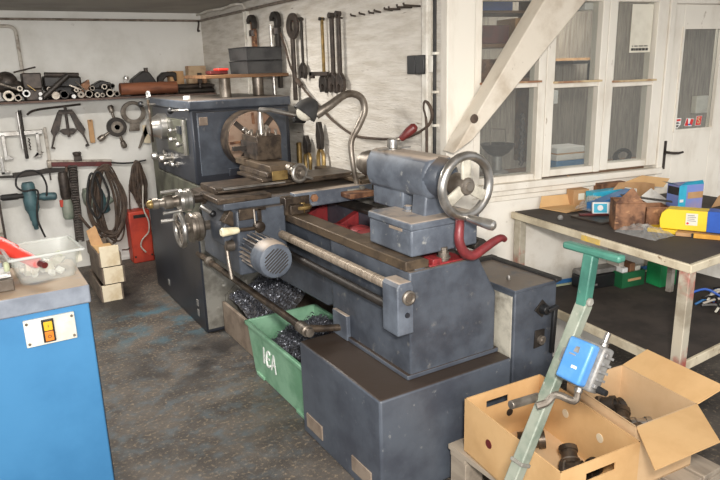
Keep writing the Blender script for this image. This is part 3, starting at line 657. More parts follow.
mh = P(B().cyl((1.08, 3.30, .855), (.89, 3.30, .855), .026, n=16), 'carriage_handwheel', 'steel_dull')
P(B().torus((.895, 3.30, .855), X, .088, .014, 36, 10), 'rim', 'steel', parent=mh)
sp = B()
for a in (20, 140, 260): sp.bar((.897, 3.30, .855), (.897, 3.30 + .085 * math.cos(R(a)), .855 + .085 * math.sin(R(a))), .016, .02, up=X)
P(sp, 'spokes', 'steel_dull', .002, mh)
P(B().lathe((1.01, 3.30, .855), -X, [(0, .066), (.012, .078), (.034, .078), (.036, .070), (.052, .070), (.056, .08), (.07, .078), (.072, .03)], 32), 'dial', 'steel_dull', parent=mh)
P(B().tube([(.885, 3.38, .89), (.82, 3.385, .89)], [.009, .011], 10), 'crank_pin', 'steel', parent=mh)

# --- taper attachment behind the saddle, and the lamp's foot
ta = P(B().box((1.88, 3.02, .985), (1.955, 3.66, 1.045)), 'taper_attachment', 'steel_brown', .004)
P(B().box((1.80, 2.95, 1.035), (1.93, 3.38, 1.055)), 'swivel_plate', 'way', .003, ta)
for y in (3.05, 3.14, 3.22, 3.30): P(B().lathe((1.86 - .02 * (y > 3.1), y, 1.055), Z, [(0, .012), (.012, .012), (.014, .007)], 6), 'bolt', 'steel', parent=ta)
P(B().tube([(1.80, 3.0, 1.065), (1.86, 3.02, 1.07), (1.89, 3.06, 1.065)], [.012, .008, .011], 8), 'wing_lever', 'steel', parent=ta)
P(B().box((1.70, 2.93, .97), (1.78, 2.97, 1.02)).box((1.775, 2.92, 1.0), (1.80, 2.96, 1.03)), 'clip_block', 'pale_sheet', .004, ta)
P(B().box((1.66, 2.84, .985), (1.82, 3.0, 1.012)), 'rust_pad', 'rust', .004, ta)
lamp = P(B().tube([(1.785, 2.97, 1.00), (1.765, 2.98, 1.14), (1.77, 3.0, 1.26), (1.82, 3.0, 1.345), (1.858, 3.0, 1.42), (1.842, 3.0, 1.485), (1.785, 3.0, 1.512), (1.725, 3.0, 1.502), (1.65, 3.0, 1.46), (1.575, 3.02, 1.415)],
    [.014, .014, .016, .019, .019, .019, .019, .020, .023, .026], 12, sm=6), 'work_lamp', 'steel_dull')
P(B().lathe((1.575, 3.03, 1.49), (-.45, .1, -.55), [(0, .02), (.01, .035), (.05, .058), (.09, .066), (.092, .062), (.05, .05), (.02, .02)], 24), 'lamp_shade', 'bin_black', parent=lamp)
P(B().ball((1.525, 3.045, 1.43), .045, (1, 1, 1)), 'lamp_bulb', 'paper', parent=lamp)
P(B().tube([(1.575, 3.02, 1.415), (1.578, 3.03, 1.45), (1.578, 3.03, 1.48)], .012, 8), 'shade_joint', 'steel_dull', parent=lamp)

# --- tailstock
tb = B(); tb.box((1.39, 1.93, .937), (1.72, 2.23, 1.045)).box((1.385, 1.925, 1.04), (1.725, 2.235, 1.072))
P(tb, 'tailstock_base', 'lathe_light', .008)
tbb = bpy.data.objects['tailstock_base']
P(B().box((1.388, 1.99, 1.028), (1.392, 2.08, 1.040)), 'cast_pad', 'tan_sheet', .001, tbb)
tk = B()
tk.prism([(-.060, -.085), (.060, -.085), (.082, -.03), (.082, .03), (.055, .082), (-.055, .082), (-.082, .03), (-.082, -.03)], (AX, 1.98, AZ), X, Z, (0, .44, 0))
tail = P(tk, 'tailstock_body', 'lathe_light', .022, seg=3)
P(B().prism([(-.075, -.19), (.085, -.19), (.062, -.06), (-.062, -.06)], (AX, 2.0, AZ), X, Z, (0, .09, 0)).box((AX - .055, 2.17, 1.06), (AX + .06, 2.40, 1.16)), 'tailstock_web', 'lathe_light', .008, tail)
P(B().lathe((AX, 2.0, AZ), -Y, [(0, .082), (.03, .075), (.05, .055)], 28), 'rear_boss', 'lathe', parent=tail)
P(B().lathe((AX, 2.41, AZ), Y, [(0, .066), (.05, .066), (.055, .060), (.10, .060), (.105, .052), (.135, .052), (.14, .036), (.16, .036), (.161, .02), (.14, .015)], 28), 'quill', 'steel_dull', parent=tail)
for x, y in ((1.515, 2.125), ): P(B().lathe((x, y, 1.072), Z, [(0, .024), (.004, .024), (.005, .018), (.020, .018), (.023, .013)], 6), 'clamp_nut', 'lathe_light', parent=tail)
ql = P(B().lathe((AX, 2.32, 1.298), Z, [(0, .04), (.008, .04), (.010, .024), (.045, .022), (.05, .016)], 20).box((1.50, 2.305, 1.302), (1.66, 2.325, 1.308)), 'quill_clamp', 'steel')
P(B().tube([(AX, 2.32, 1.335), (1.60, 2.31, 1.342), (1.615, 2.30, 1.352)], [.010, .009, .010], 10), 'lever_arm', 'steel_dull', parent=ql)
P(B().lathe((1.605, 2.305, 1.342), (.06, -.04, .06), [(0, .010), (.006, .014), (.05, .021), (.078, .020), (.09, .010)], 14), 'red_handle', 'red_grip', parent=ql)
# tailstock handwheel
HC = Vector((1.60, 1.865, 1.20)); HA = -Y
th_ = P(B().torus(HC, HA, .115, .018, 48, 14), 'tailstock_handwheel', 'steel')
P(B().lathe(HC + Y * .06, HA, [(0, .045), (.04, .040), (.065, .036), (.075, .030), (.078, .018), (.085, .016)], 24), 'hub', 'steel_dull', parent=th_)
arm = B()
for a in (92, 212, 332):
    u = Vector((math.cos(R(a)), 0, math.sin(R(a)))); arm.bar(HC + u * .02, HC + u * .116, .044, .016, up=Y)
P(arm, 'spokes', 'worn_white', .005, th_)
P(B().lathe(HC + Vector((.0, -.015, -.122)), (.25, -1, -.12), [(0, .014), (.004, .015), (.10, .021), (.115, .019), (.122, .010)], 18), 'crank_knob', 'steel', parent=th_)
# red clamp lever hook
P(B().tube([(1.60, 1.90, 1.085), (1.575, 1.87, 1.05), (1.565, 1.86, .99), (1.59, 1.855, .940), (1.63, 1.85, .925), (1.68, 1.845, .945), (1.73, 1.84, .968), (1.765, 1.84, .975), (1.785, 1.84, .965)],
    [.017, .018, .019, .020, .020, .018, .017, .015, .012], 14, sm=4), 'clamp_hook', 'red_lever')

# --- chip tray under the bed
cpn = B()
cpn.box((1.265, 3.20, 0), (1.285, 3.855, .205)).box((1.285, 3.26, .02), (1.785, 3.86, .05)).box((1.63, 2.5, .02), (1.785, 3.26, .05)).box((1.785, 2.5, .05), (1.80, 3.86, .58))
P(cpn, 'chip_tray', 'tan_sheet', .004)
P(B().prism([(1.29, .20), (1.78, .50), (1.78, .66), (1.29, .24)], (0, 3.85, 0), X, Z, (0, .012, 0)), 'back_sheet', 'pale_sheet')

# ================================================================ electrical cabinet behind the tailstock
ec = thing('electrical_cabinet', 'grey-blue switch cabinet beside the tailstock plinth, one worn pale side', 'cabinet', (1.955, 2.0, 0))
B().box((1.828, 1.815, 0), (2.072, 2.22, .735)).build('body', 'lathe', ec, bevel=.006)
B().box((1.823, 1.83, .40), (1.829, 2.21, .715)).build('worn_side', 'worn_white', ec)
B().box((1.822, 1.81, .733), (2.078, 2.225, .748)).build('lid', 'lathe', ec, bevel=.003)
B().box((2.05, 1.80, .742), (2.085, 2.23, .758)).box((1.95, 2.195, .742), (2.085, 2.235, .760)).build('rubber_seal', 'black_rubber', ec, bevel=.004)
B().lathe((1.90, 1.93, .748), Z, [(0, .008), (.012, .008), (.02, .004)], 8).build('lid_screw', 'steel', ec)
isw = B(); isw.prism([(-.045, 0), (0, .04), (.04, 0), (0, -.04)], (1.985, 1.815, .635), X, Z, (0, -.006, 0)); isw = isw.build('switch_plate', 'steel_dark', ec, bevel=.001)
B().lathe((1.985, 1.81, .635), -Y, [(0, .022), (.03, .02), (.032, .012)], 14).bar((1.985, 1.78, .635), (2.035, 1.775, .645), .02, .016).build('rotary_knob', 'black_plastic', isw, bevel=.002)
isw2 = B(); isw2.prism([(-.03, -.04), (.028, -.036), (.03, .038), (-.026, .042)], (1.975, 1.815, .50), X, Z, (0, -.006, 0)); isw2 = isw2.build('isolator_plate', 'steel_dark', ec, bevel=.001)
B().lathe((1.98, 1.81, .495), -Y, [(0, .02), (.014, .02), (.016, .012), (.02, .01)], 16).build('rotary_knob', 'steel_dull', isw2)
B().bar((2.035, 1.785, .645), (2.025, 1.785, .43), .022, .016, up=Y).build('lever_handle', 'black_plastic', ec, bevel=.004)
# ================================================================ ON TOP OF THE HEADSTOCK
st = thing('raised_shelf_board', 'brown wooden board raised on two steel columns on the headstock', 'shelf', (1.68, 4.33, 1.474))
B().box((1.385, 4.16, 1.600), (1.975, 4.62, 1.622)).build('board', 'board_wood', st, bevel=.003)
for x, y in ((1.54, 4.24), (1.81, 4.32)):
    B().lathe((x, y, 1.475), Z, [(0, .044), (.004, .038), (.125, .038)], 24).build('column', 'steel_dull', st)
def black_bin(z, label, sc=1.0):
    o = thing('parts_bin', label, 'bin', (1.835, 4.40, z), group='dark bins on the raised board')
    a, b2, h = .125, .165, .086
    k = B(); 
    lo = [(1.835 + sx * a * sc, 4.40 + sy * b2 * sc, z) for sx, sy in ((-1, -1), (1, -1), (1, 1), (-1, 1))]
    hi = [(1.835 + sx * (a + .004), 4.40 + sy * (b2 + .005), z + h) for sx, sy in ((-1, -1), (1, -1), (1, 1), (-1, 1))]
    ih = [(1.835 + sx * (a - .002), 4.40 + sy * (b2 - .001), z + h) for sx, sy in ((-1, -1), (1, -1), (1, 1), (-1, 1))]
    il = [(1.835 + sx * (a - .006), 4.40 + sy * (b2 - .006), z + .006) for sx, sy in ((-1, -1), (1, -1), (1, 1), (-1, 1))]
    f = [(3, 2, 1, 0)]
    for i in range(4):
        j = (i + 1) % 4; f += [(i, j, 4 + j, 4 + i), (4 + i, 4 + j, 8 + j, 8 + i), (8 + i, 8 + j, 12 + j, 12 + i)]
    f.append((12, 13, 14, 15))
    k.add(lo + hi + ih + il, f); k.build('shell', 'bin_black', o, smooth=False)
    r = B()
    for sy in (-1, 1): r.box((1.835 - a - .007, 4.40 + sy * (b2 + .005) - .003, z + h - .006), (1.835 + a + .007, 4.40 + sy * (b2 + .005) + .003, z + h))
    for sx in (-1, 1): r.box((1.835 + sx * (a + .004) - .003, 4.40 - b2 - .007, z + h - .006), (1.835 + sx * (a + .004) + .003, 4.40 + b2 + .007, z + h))
    r.build('rim', 'black_plastic', o, bevel=.002)
    return o
black_bin(1.623, 'lower of two dark grey bins stacked on the raised board')
black_bin(1.712, 'upper of two dark grey bins stacked on the raised board')
o = thing('red_tin', 'low red tin lying on the raised board left of the dark bins', 'tin', (1.57, 4.45, 1.622))
B().box((1.50, 4.40, 1.623), (1.63, 4.50, 1.648)).build('base', 'red_grip', o, bevel=.006)
B().box((1.56, 4.395, 1.648), (1.635, 4.505, 1.664)).build('lid', 'red_plastic', o, bevel=.005)

# ================================================================ SHELF ALONG THE FAR WALL, WITH ITS STOCK
o = B().box((.05, 5.70, 1.446), (1.985, 5.995, 1.462)).build('wall_shelf', 'shelf_board', bevel=.002); tag(o, 'long dark shelf board along the far whitewashed wall', 'shelf')
SZ = 1.463
def stock_tube(x, z, r, label, m='pipe_end', ri=.62, y0=5.715, l=.26, m2='iron'):
    o = thing('pipe_offcut', label, 'pipe', (x, y0, z - r), group='round stock on the wall shelf')
    B().pipe((x, y0 + .004, z), (x, y0 + l, z), r, r * ri if ri else r * .05, 16).build('tube', m2, o)
    B().pipe((x, y0, z), (x, y0 + .006, z), r * .99, r * ri if ri else r * .05, 16).build('cut_end', m, o)
TB = [(.351, 1.507, .040, .55, 'pipe_end', 'widest bright tube end near the left of the wall shelf'), (.412, 1.489, .025, .7, 'steel_dull', 'dull tube end just right of the widest tube on the shelf'),
      (.474, 1.520, .028, .58, 'white', 'clean white ringed tube end on the left of the shelf'), (.572, 1.512, .014, 0, 'white', 'small bright bar end, upper of two left of the sloping bar'),
      (.567, 1.478, .013, 0, 'white', 'small bright bar end, lower of two left of the sloping bar'), (.680, 1.495, .030, 0, 'pipe_end', 'solid bright bar end just right of the sloping bar'),
      (.742, 1.500, .034, .75, 'steel_dark', 'dark hollow tube end beside the solid bright bar'), (.811, 1.482, .016, 0, 'white', 'small round bright bar end left of the mid-shelf tubes'),
      (.866, 1.494, .027, .35, 'steel_dull', 'thick-walled dull tube end in the middle of the shelf'), (.926, 1.497, .031, .74, 'steel_dull', 'thin-walled dark tube end in the middle of the shelf'),
      (.990, 1.486, .021, .5, 'pipe_end', 'small bright tube end right of the mid-shelf tubes'), (1.090, 1.496, .032, .7, 'pipe_end', 'bright ring-shaped tube end left of the orange pipe'),
      (1.143, 1.488, .023, .7, 'steel_dull', 'dull tube end touching the orange pipe'), (1.030, 1.482, .018, .5, 'steel_dull', 'little dull tube end under the upper bright ring')]
for x, z, r, ri, m, lb in TB: stock_tube(x, max(z, SZ + r), r, lb, m, ri)
stock_tube(1.052, 1.548, .022, 'bright tube end lying on top of two others near the orange pipe', 'pipe_end', .6)
stock_tube(.435, 1.558, .020, 'bright tube end lying on top between the widest and the ringed tube', 'pipe_end', .55)
stock_tube(.640, 1.545, .019, 'small tube end on top, close left of the solid bright bar', 'steel_dull', .6)
stock_tube(.835, 1.530, .017, 'small tube end resting on the mid-shelf tubes', 'pipe_end', .5)
stock_tube(.958, 1.540, .019, 'small ring-shaped tube end resting above the thin-walled tube', 'steel_dull', .7)
stock_tube(1.115, 1.552, .020, 'dark tube end resting on the ring-shaped tube by the orange pipe', 'steel_dark', .7)
def single(b, name, m, label, cat, bevel=.003, group=None):
    return tag(b.build(name, m, bevel=bevel), label, cat, group)
single(B().cyl((.588, 5.70, 1.485), (.790, 5.712, 1.650), .021, n=14), 'steel_bar', 'steel_dark', 'thick dark bar leaning at a slope over the shelf stock', 'bar')
single(B().box((.465, 5.76, 1.55), (.60, 5.92, 1.672)).box((.47, 5.75, 1.463), (.595, 5.93, 1.55)), 'rusty_block', 'iron', 'square rusty block standing up behind the ringed tube', 'block', .008)
single(B().bar((.62, 5.90, 1.602), (.90, 5.90, 1.59), .12, .085).bar((.64, 5.93, 1.52), (.93, 5.93, 1.52), .10, .11), 'casting_bar', 'bottle_dark', 'long dark casting lying at the back of the shelf behind the sloping bar', 'casting', .012)
single(B().cyl((.415, 5.80, 1.680), (.575, 5.82, 1.716), .006, n=8), 'thin_rod', 'iron', 'thin rod sticking out above the pile at the shelf\'s left end', 'rod', 0)
single(B().prism([(.885, 1.465), (.965, 1.465), (.955, 1.608), (.89, 1.57)], (0, 5.80, 0), X, Z, (0, .09, 0)), 'bent_plate', 'rust', 'rusty bent plate standing behind the mid-shelf tubes', 'plate')
single(B().cyl((.842, 5.745, 1.60), (.915, 5.735, 1.505), .006, n=8), 'scriber_rod', 'steel_dull', 'thin bright rod leaning against the rusty bent plate', 'rod', 0)
single(B().cyl((.30, 5.755, 1.60), (.46, 5.735, 1.535), .010, n=10), 'steel_bar', 'steel_dull', 'bright thin bar sloping down over the widest tube end', 'bar', 0)
single(B().bar((.49, 5.735, 1.585), (.545, 5.725, 1.535), .012, .006), 'brass_shim', 'brass', 'small yellow strip lying against the square rusty block', 'strip', .001)
single(B().cyl((.635, 5.86, 1.655), (.89, 5.87, 1.645), .020, n=12), 'round_bar', 'iron', 'dark round bar lying on top of the long dark casting', 'bar', 0)
single(B().bar((.80, 5.80, 1.57), (.885, 5.79, 1.53), .03, .012), 'scrap_strip', 'steel_dull', 'short bright strip tilted behind the small round bar end', 'strip', .001)
lump = B()
lump.ball((.36, 5.87, 1.60), .075, (1.1, .9, 1.2)).ball((.30, 5.85, 1.64), .05, (1.2, 1, .8)).ball((.42, 5.85, 1.57), .05, (1.2, 1, 1))
single(lump, 'cast_elbow', 'iron', 'dark lumpy casting at the far left end of the shelf', 'casting', 0)
single(B().cyl((.33, 5.78, 1.575), (.455, 5.76, 1.565), .022, n=12), 'dark_roller', 'steel_dark', 'short dark roller lying across the tubes at the left end', 'roller')
lump = B()
lump.box((.985, 5.85, 1.463), (1.11, 5.97, 1.535)).prism([(.96, 1.535), (1.15, 1.535), (1.13, 1.575), (1.06, 1.60), (.99, 1.565)], (0, 5.84, 0), X, Z, (0, .12, 0))
single(lump, 'die_block', 'bottle_dark', 'dark block of scrap behind the bright ring-shaped tube', 'block', .008)
single(B().lathe((1.18, 5.752, 1.522), X, [(0, .050), (.47, .050), (.475, .042)], 24), 'orange_pipe', 'orange_pipe', 'thick rusty orange pipe lying lengthwise on the shelf', 'pipe', 0)
single(B().box((1.235, 5.80, 1.463), (1.27, 5.84, 1.600)).lathe((1.252, 5.82, 1.60), Z, [(0, .025), (.02, .025), (.022, .014), (.03, .014)], 12), 'chrome_bolt', 'steel', 'small bright bolt standing behind the orange pipe', 'bolt')
vs_ = thing('small_vise', 'dark wedge-shaped vise with a knob behind the orange pipe', 'vise', (1.40, 5.87, SZ))
B().prism([(1.29, 1.463), (1.50, 1.463), (1.50, 1.58), (1.45, 1.655), (1.40, 1.665), (1.30, 1.595)], (0, 5.82, 0), X, Z, (0, .11, 0)).build('body', 'bottle_dark', vs_, bevel=.010)
B().cyl((1.435, 5.87, 1.65), (1.435, 5.87, 1.69), .018, n=12).build('knob', 'iron', vs_)
single(B().prism([(1.515, 1.463), (1.575, 1.463), (1.575, 1.585), (1.60, 1.610), (1.66, 1.610), (1.67, 1.57), (1.69, 1.57), (1.69, 1.64), (1.66, 1.653), (1.57, 1.648), (1.525, 1.61)], (0, 5.84, 0), X, Z, (0, .06, 0)), 'hook_clamp', 'steel_dark', 'dark hook-shaped clamp standing between the vise and the pale block', 'clamp', .010)
for i, (y, z, r, lb) in enumerate(((5.735, 1.483, .020, 'dark round bar in front of the stack under the pale block'), (5.785, 1.484, .021, 'second round bar of the stack under the pale block'),
                                    (5.835, 1.483, .020, 'third round bar of the stack under the pale block'), (5.76, 1.522, .020, 'front upper bar of the stack under the pale block'), (5.81, 1.523, .021, 'rear upper bar of the stack under the pale block'))):
    single(B().cyl((1.665 - .01 * i, y, z), (1.975, y, z), r, n=14), 'round_bar', ['steel_dark', 'steel_dull', 'iron', 'iron', 'steel_dark'][i], lb, 'bar', 0, 'round bars behind the headstock')
single(B().box((1.765, 5.745, 1.545), (1.925, 5.83, 1.695)), 'pale_block', 'aged_block', 'pale square block standing on the bars near the room corner', 'block', .004)
single(B().box((1.635, 5.87, 1.463), (1.76, 5.96, 1.655)), 'brown_beam_end', 'card_brown', 'brown block end behind the hook clamp', 'block', .004)
single(B().cbox((1.855, 5.725, 1.59), (.035, .03, .09)).cyl((1.855, 5.725, 1.505), (1.855, 5.725, 1.56), .012), 'tee_bolt', 'iron', 'dark tee bolt standing in front of the pale block', 'bolt')

# ================================================================ TOOLS ON THE FAR WALL
YW = 5.985
def hook_nail(x, z, y=6.0, parent=None):
    return B().cyl((x, y, z), (x, y - .06, z + .005), .004, n=8)
# left: bright three-piece gear puller
gp = thing('gear_puller', 'bright two-arm gear puller at the left end of the far wall', 'puller', (.42, YW, 1.0))
B().box((.22, 5.955, 1.185), (.57, 5.985, 1.222)).build('crossbar', 'steel', gp, bevel=.004)
B().cyl((.425, 5.965, .995), (.425, 5.965, 1.385), .013, n=12).build('screw', 'steel_dark', gp)
B().cyl((.405, 5.94, 1.08), (.405, 5.94, 1.375), .011, n=12).build('spare_screw', 'steel', gp)
for x, s_ in ((.275, 1), (.525, -1)):
    k = B(); k.box((x - .014, 5.955, 1.02), (x + .014, 5.98, 1.20)).prism([(x - .014, 1.035), (x + .014, 1.035), (x + .05 * s_, 1.01), (x + .05 * s_, .998), (x - .014 * s_, .998)], (0, 5.957, 0), X, Z, (0, .02, 0)); k.build('arm', 'steel', gp, bevel=.003)
k = B(); k.tube([(.455 + .008 * (i % 2), 5.955, 1.16 - .014 * i) for i in range(8)], .006, 6); k.build('chain_link', 'iron', gp)
single(B().box((.225, 5.96, .885), (.25, 5.985, 1.02)).box((.225, 5.96, .885), (.285, 5.985, .905)), 'puller_arm', 'steel', 'loose bright puller arm hanging low at the left end', 'puller arm')
single(B().box((.578, 5.975, .90), (.602, 5.995, 1.235)), 'flat_bar', 'pipe_grey', 'pale flat bar hanging upright right of the bright puller', 'bar')
# dark two-arm puller
gp = thing('gear_puller', 'dark two-arm puller with splayed hooked arms on the far wall', 'puller', (.765, YW, 1.05))
for s_ in (-1, 1):
    c = .765
    B().prism([(c + s_ * a, z) for a, z in ((.025, 1.345), (.062, 1.355), (.135, 1.20), (.120, 1.16), (.150, 1.06), (.118, 1.052), (.120, 1.070), (.136, 1.075), (.102, 1.165), (.070, 1.20))], (0, 5.95, 0), X, Z, (0, .03, 0)).build('arm', 'iron', gp, bevel=.003)
B().cyl((.765, 5.962, 1.145), (.765, 5.962, 1.40), .012, n=12).build('screw', 'iron', gp)
B().prism([(.70, 1.335), (.83, 1.335), (.815, 1.37), (.715, 1.37)], (0, 5.945, 0), X, Z, (0, .035, 0)).prism([(.695, 1.20), (.72, 1.215), (.81, 1.215), (.835, 1.20), (.80, 1.165), (.73, 1.165)], (0, 5.952, 0), X, Z, (0, .02, 0)).build('yoke', 'iron', gp, bevel=.003)
single(B().tube([(.475, 5.97, 1.345), (.51, 5.97, 1.37), (.58, 5.97, 1.385), (.74, 5.965, 1.397), (.89, 5.97, 1.408)], .009, 8, sm=3), 'bent_rod', 'iron', 'dark bent rod lying across the top of the splayed puller', 'rod', 0)
single(B().box((.928, 5.97, 1.08), (.968, 5.99, 1.275)), 'slotted_strip', 'card_brown', 'narrow brown strip hanging between the puller and the die stock', 'strip', .003)
single(hook_nail(.945, 1.265), 'nail', 'iron', 'nail holding up the narrow brown strip', 'nail', 0)
# round die stock with three handles
ds = thing('die_stock', 'round die stock with three stubby handles on the far wall', 'die stock', (1.15, YW, 1.07))
B().pipe((1.155, 5.94, 1.20), (1.155, 5.985, 1.20), .082, .03, 28).build('ring', 'steel_dark', ds, bevel=.004)
B().pipe((1.155, 5.932, 1.20), (1.155, 5.945, 1.20), .050, .022, 24).build('die', 'steel_dull', ds)
for a in (100, 212, 285):
    u = Vector((math.cos(R(a)), 0, math.sin(R(a)))); c = Vector((1.155, 5.962, 1.20))
    B().lathe(c + u * .075, u, [(0, .012), (.05, .013), (.06, .022), (.10, .026), (.115, .018)], 14).build('handle', 'steel_dull', ds)
# pear-shaped ring plate
n = 28; out = []; hol = []
for i in range(n):
    a = 2 * PI * i / n; out.append((1.31 + .105 * math.cos(a), 1.315 + .098 * math.sin(a))); hol.append((1.312 + .068 * math.cos(a), 1.318 + .066 * math.sin(a)))
rp = thing('ring_bracket', 'bright eye-shaped bracket hanging right of the die stock', 'bracket', (1.31, YW, 1.15))
B().ringplate(out, hol, (0, 5.955, 0), X, Z, (0, .03, 0)).build('eye', 'steel_dull', rp, bevel=.003)
B().prism([(1.275, 1.235), (1.355, 1.235), (1.345, 1.155), (1.258, 1.155)], (0, 5.957, 0), X, Z, (0, .026, 0)).build('foot', 'steel_dull', rp, bevel=.003)
single(B().prism([(1.315, 1.0), (1.33, 1.0), (1.425, 1.14), (1.425, 1.20), (1.40, 1.20)], (0, 5.96, 0), X, Z, (0, .012, 0)), 'saw_blade', 'steel_dull', 'long pointed blade hanging beside the headstock', 'blade', .002)
single(B().box((1.375, 5.96, 1.04), (1.43, 5.975, 1.20)), 'paper_tag', 'crate_wood', 'pale paper tag hanging against the wall beside the headstock', 'tag', .002)
# red rail with the stop on it
rr = thing('tool_rail', 'red-fronted rail with silver edge above the hanging chain', 'rail', (.82, YW, .88))
B().prism([(.575, .912), (1.075, .868), (1.075, .91), (.575, .954)], (0, 5.955, 0), X, Z, (0, .035, 0)).build('rail', 'red_grip', rr, bevel=.003)
B().prism([(.57, .952), (1.08, .908), (1.08, .922), (.57, .966)], (0, 5.95, 0), X, Z, (0, .045, 0)).build('edge', 'pipe_end', rr)
B().cbox((.58, 5.95, .935), (.03, .05, .06)).build('end_cap', 'pipe_end', rr, bevel=.004)
single(B().box((.775, 5.92, .94), (.835, 5.95, .985)).lathe((.803, 5.935, .985), Z, [(0, .028), (.015, .034), (.03, .034), (.034, .02)], 12), 'clamp_stop', 'iron', 'dark clamp sitting on the silver edge of the red rail', 'clamp')
single(B().prism([(.2, .872), (.35, .865), (.55, .900), (.74, .885), (.74, .862), (.55, .858), (.35, .845), (.2, .856)], (0, 5.965, 0), X, Z, (0, .025, 0)).bar((.30, 5.955, .87), (.50, 5.955, .875), .03, .04), 'hanging_bar', 'steel_dark', 'dark bar the teal drill hangs from', 'bar')
single(B().cyl((.575, 5.96, .80), (.575, 5.96, .865), .006, n=8), 'hook', 'iron', 'small dark hook under the bar right of the teal drill', 'hook', 0)

# teal drill hanging nose-down, with side handles and its lead
def power_drill(loc, rot, label):
    T = Matrix.Translation(loc) @ Matrix.Rotation(rot, 4, 'Y')
    o = thing('power_drill', label, 'drill', Mx=T)
    B(T).lathe((0, 0, .37), -Z, [(0, .04), (.02, .050), (.12, .052), (.14, .058), (.22, .056), (.26, .038), (.32, .032)], 20).build('body', 'teal_tool', o)
    B(T).lathe((0, 0, .05), -Z, [(0, .026), (.04, .026), (.05, .02), (.075, .018), (.08, .008)], 16).build('drill_chuck', 'teal_tool', o)
    B(T).lathe((.02, 0, .245), X + Z * -.12, [(0, .028), (.06, .026), (.08, .034), (.17, .032), (.18, .02)], 14).build('grip', 'teal_tool', o)
    B(T).lathe((-.03, 0, .265), -X + Z * .05, [(0, .022), (.05, .02), (.06, .026), (.17, .025), (.185, .016)], 14).build('side_handle', 'black_rubber', o)
    B(T).tube([(.12, -.03, .24), (.135, -.03, .34), (.10, -.04, .44), (.02, -.04, .47), (-.06, -.04, .44), (-.085, -.04, .36), (-.04, -.05, .31), (.06, -.05, .30), (.03, -.05, .16), (.02, -.04, .05), (.05, -.03, -.10)], .0075, 8, sm=5).build('power_lead', 'black_rubber', o)
    return o
power_drill((.405, 5.90, .44), R(-2), 'teal electric drill hanging nose down at the left of the far wall')
# big chain over a hook
cn = thing('hoist_chain', 'heavy dark roller chain hanging in a doubled length from the red rail', 'chain', (.72, 5.9, .27))
def roller_chain(pts, n):
    P_ = [Vector(p) for p in pts]; L = [0]
    for a, b2 in zip(P_, P_[1:]): L.append(L[-1] + (b2 - a).length)
    for i in range(n):
        d = L[-1] * i / (n - 1) * .999; k = max(j for j in range(len(L)) if L[j] <= d); k = min(k, len(P_) - 2)
        c = P_[k].lerp(P_[k + 1], (d - L[k]) / (L[k + 1] - L[k])); u = (P_[k + 1] - P_[k]).normalized(); sx = u.cross(Y).normalized()
        b = B()
        b.cyl(c - sx * .026, c + sx * .026, .010, n=8)
        for s_ in (-1, 1): b.bar(c + sx * s_ * .024 - u * .012, c + sx * s_ * .024 + u * .024, .006, .024, up=sx)
        b.build('chain_link', 'iron', cn)
roller_chain([(.755, 5.93, .90), (.742, 5.93, .70), (.735, 5.93, .45), (.728, 5.92, .27)], 30)
single(B().tube([(.71, 5.95, .90), (.69, 5.95, .78), (.69, 5.95, .60), (.74, 5.95, .50), (.76, 5.92, .46), (.83, 5.90, .34), (.945, 5.88, .20)], .012, 8, sm=4), 'drill_lead', 'cord_brown', 'thick brown lead trailing from the chain down behind the crates', 'cable', 0)
# second power tool beside the chain
pg = thing('angle_grinder', 'grey power tool with a red switch hanging left of the chain', 'power tool', (.66, 5.93, .44))
B().lathe((.668, 5.925, .86), -Z, [(0, .034), (.05, .042), (.20, .04), (.24, .030)], 16).build('body', 'iron', pg)
B().lathe((.668, 5.925, .63), -Z, [(0, .036), (.06, .046), (.15, .044), (.17, .036)], 18).build('gear_head', 'teal_worn', pg)
B().box((.612, 5.90, .57), (.640, 5.93, .63)).build('switch', 'red_box', pg, bevel=.004)
# grey-green grinder head
gg = thing('hand_grinder', 'grey-green hand grinder with a round guard hanging among the cables', 'grinder', (.88, 5.9, .49))
B().lathe((.80, 5.92, .615), (1, 0, .1), [(0, .05), (.02, .088), (.06, .09), (.09, .06), (.12, .05)], 22).build('guard', 'teal_worn', gg)
B().lathe((.905, 5.90, .72), (.25, 0, -1), [(0, .035), (.06, .046), (.17, .046), (.19, .05), (.24, .046), (.25, .03)], 18).build('body', 'teal_tool', gg)
B().cyl((.95, 5.90, .55), (1.03, 5.89, .60), .032, n=14).build('side_handle', 'teal_worn', gg)
# bundles of cable hung from the rail
def hank(name, c, label, rx, z0, z1, n, r, m, seed, y=5.93):
    random.seed(seed); b = B()
    for i in range(n):
        q = rx * random.uniform(.2, 1.15) * random.choice((1, 1, -1)); zt = z1 - random.uniform(0, .04); zb = z0 + random.uniform(0, .12); dx = random.uniform(-.03, .03); yy = y - random.uniform(0, .07)
        b.tube([(c + dx + q * .35, yy, zt), (c + dx + q, yy, zt - (zt - zb) * .45), (c + dx + q * .6, yy, zb + .05), (c + dx, yy, zb), (c + dx - q * .7, yy, zb + .08), (c + dx - q * .95, yy, zt - (zt - zb) * .5), (c + dx - q * .3, yy, zt - .01)], r, 6, True, sm=5)
    return tag(b.build(name, m), label, 'cable')
hank('cable_hank', .98, 'large tangled hank of black cable hanging right of the chain', .14, .20, .88, 16, .0075, 'cord_brown', 3, 5.86)
hank('cable_loop', .90, 'round loop of black lead hanging in front of the grinder', .085, .43, .86, 2, .011, 'black_rubber', 5, 5.80)
hank('cable_hank', 1.275, 'hank of grey hose hanging beside the headstock over the red box', .075, .42, .88, 7, .012, 'cord_brown', 9, 5.94)
single(B().tube([(1.05, 5.965, .905), (1.15, 5.96, .885), (1.25, 5.96, .88), (1.37, 5.96, .89)], .008, 8, sm=3), 'draped_lead', 'black_rubber', 'dark lead draped along the wall from the red rail to the hose hank', 'cable', 0)
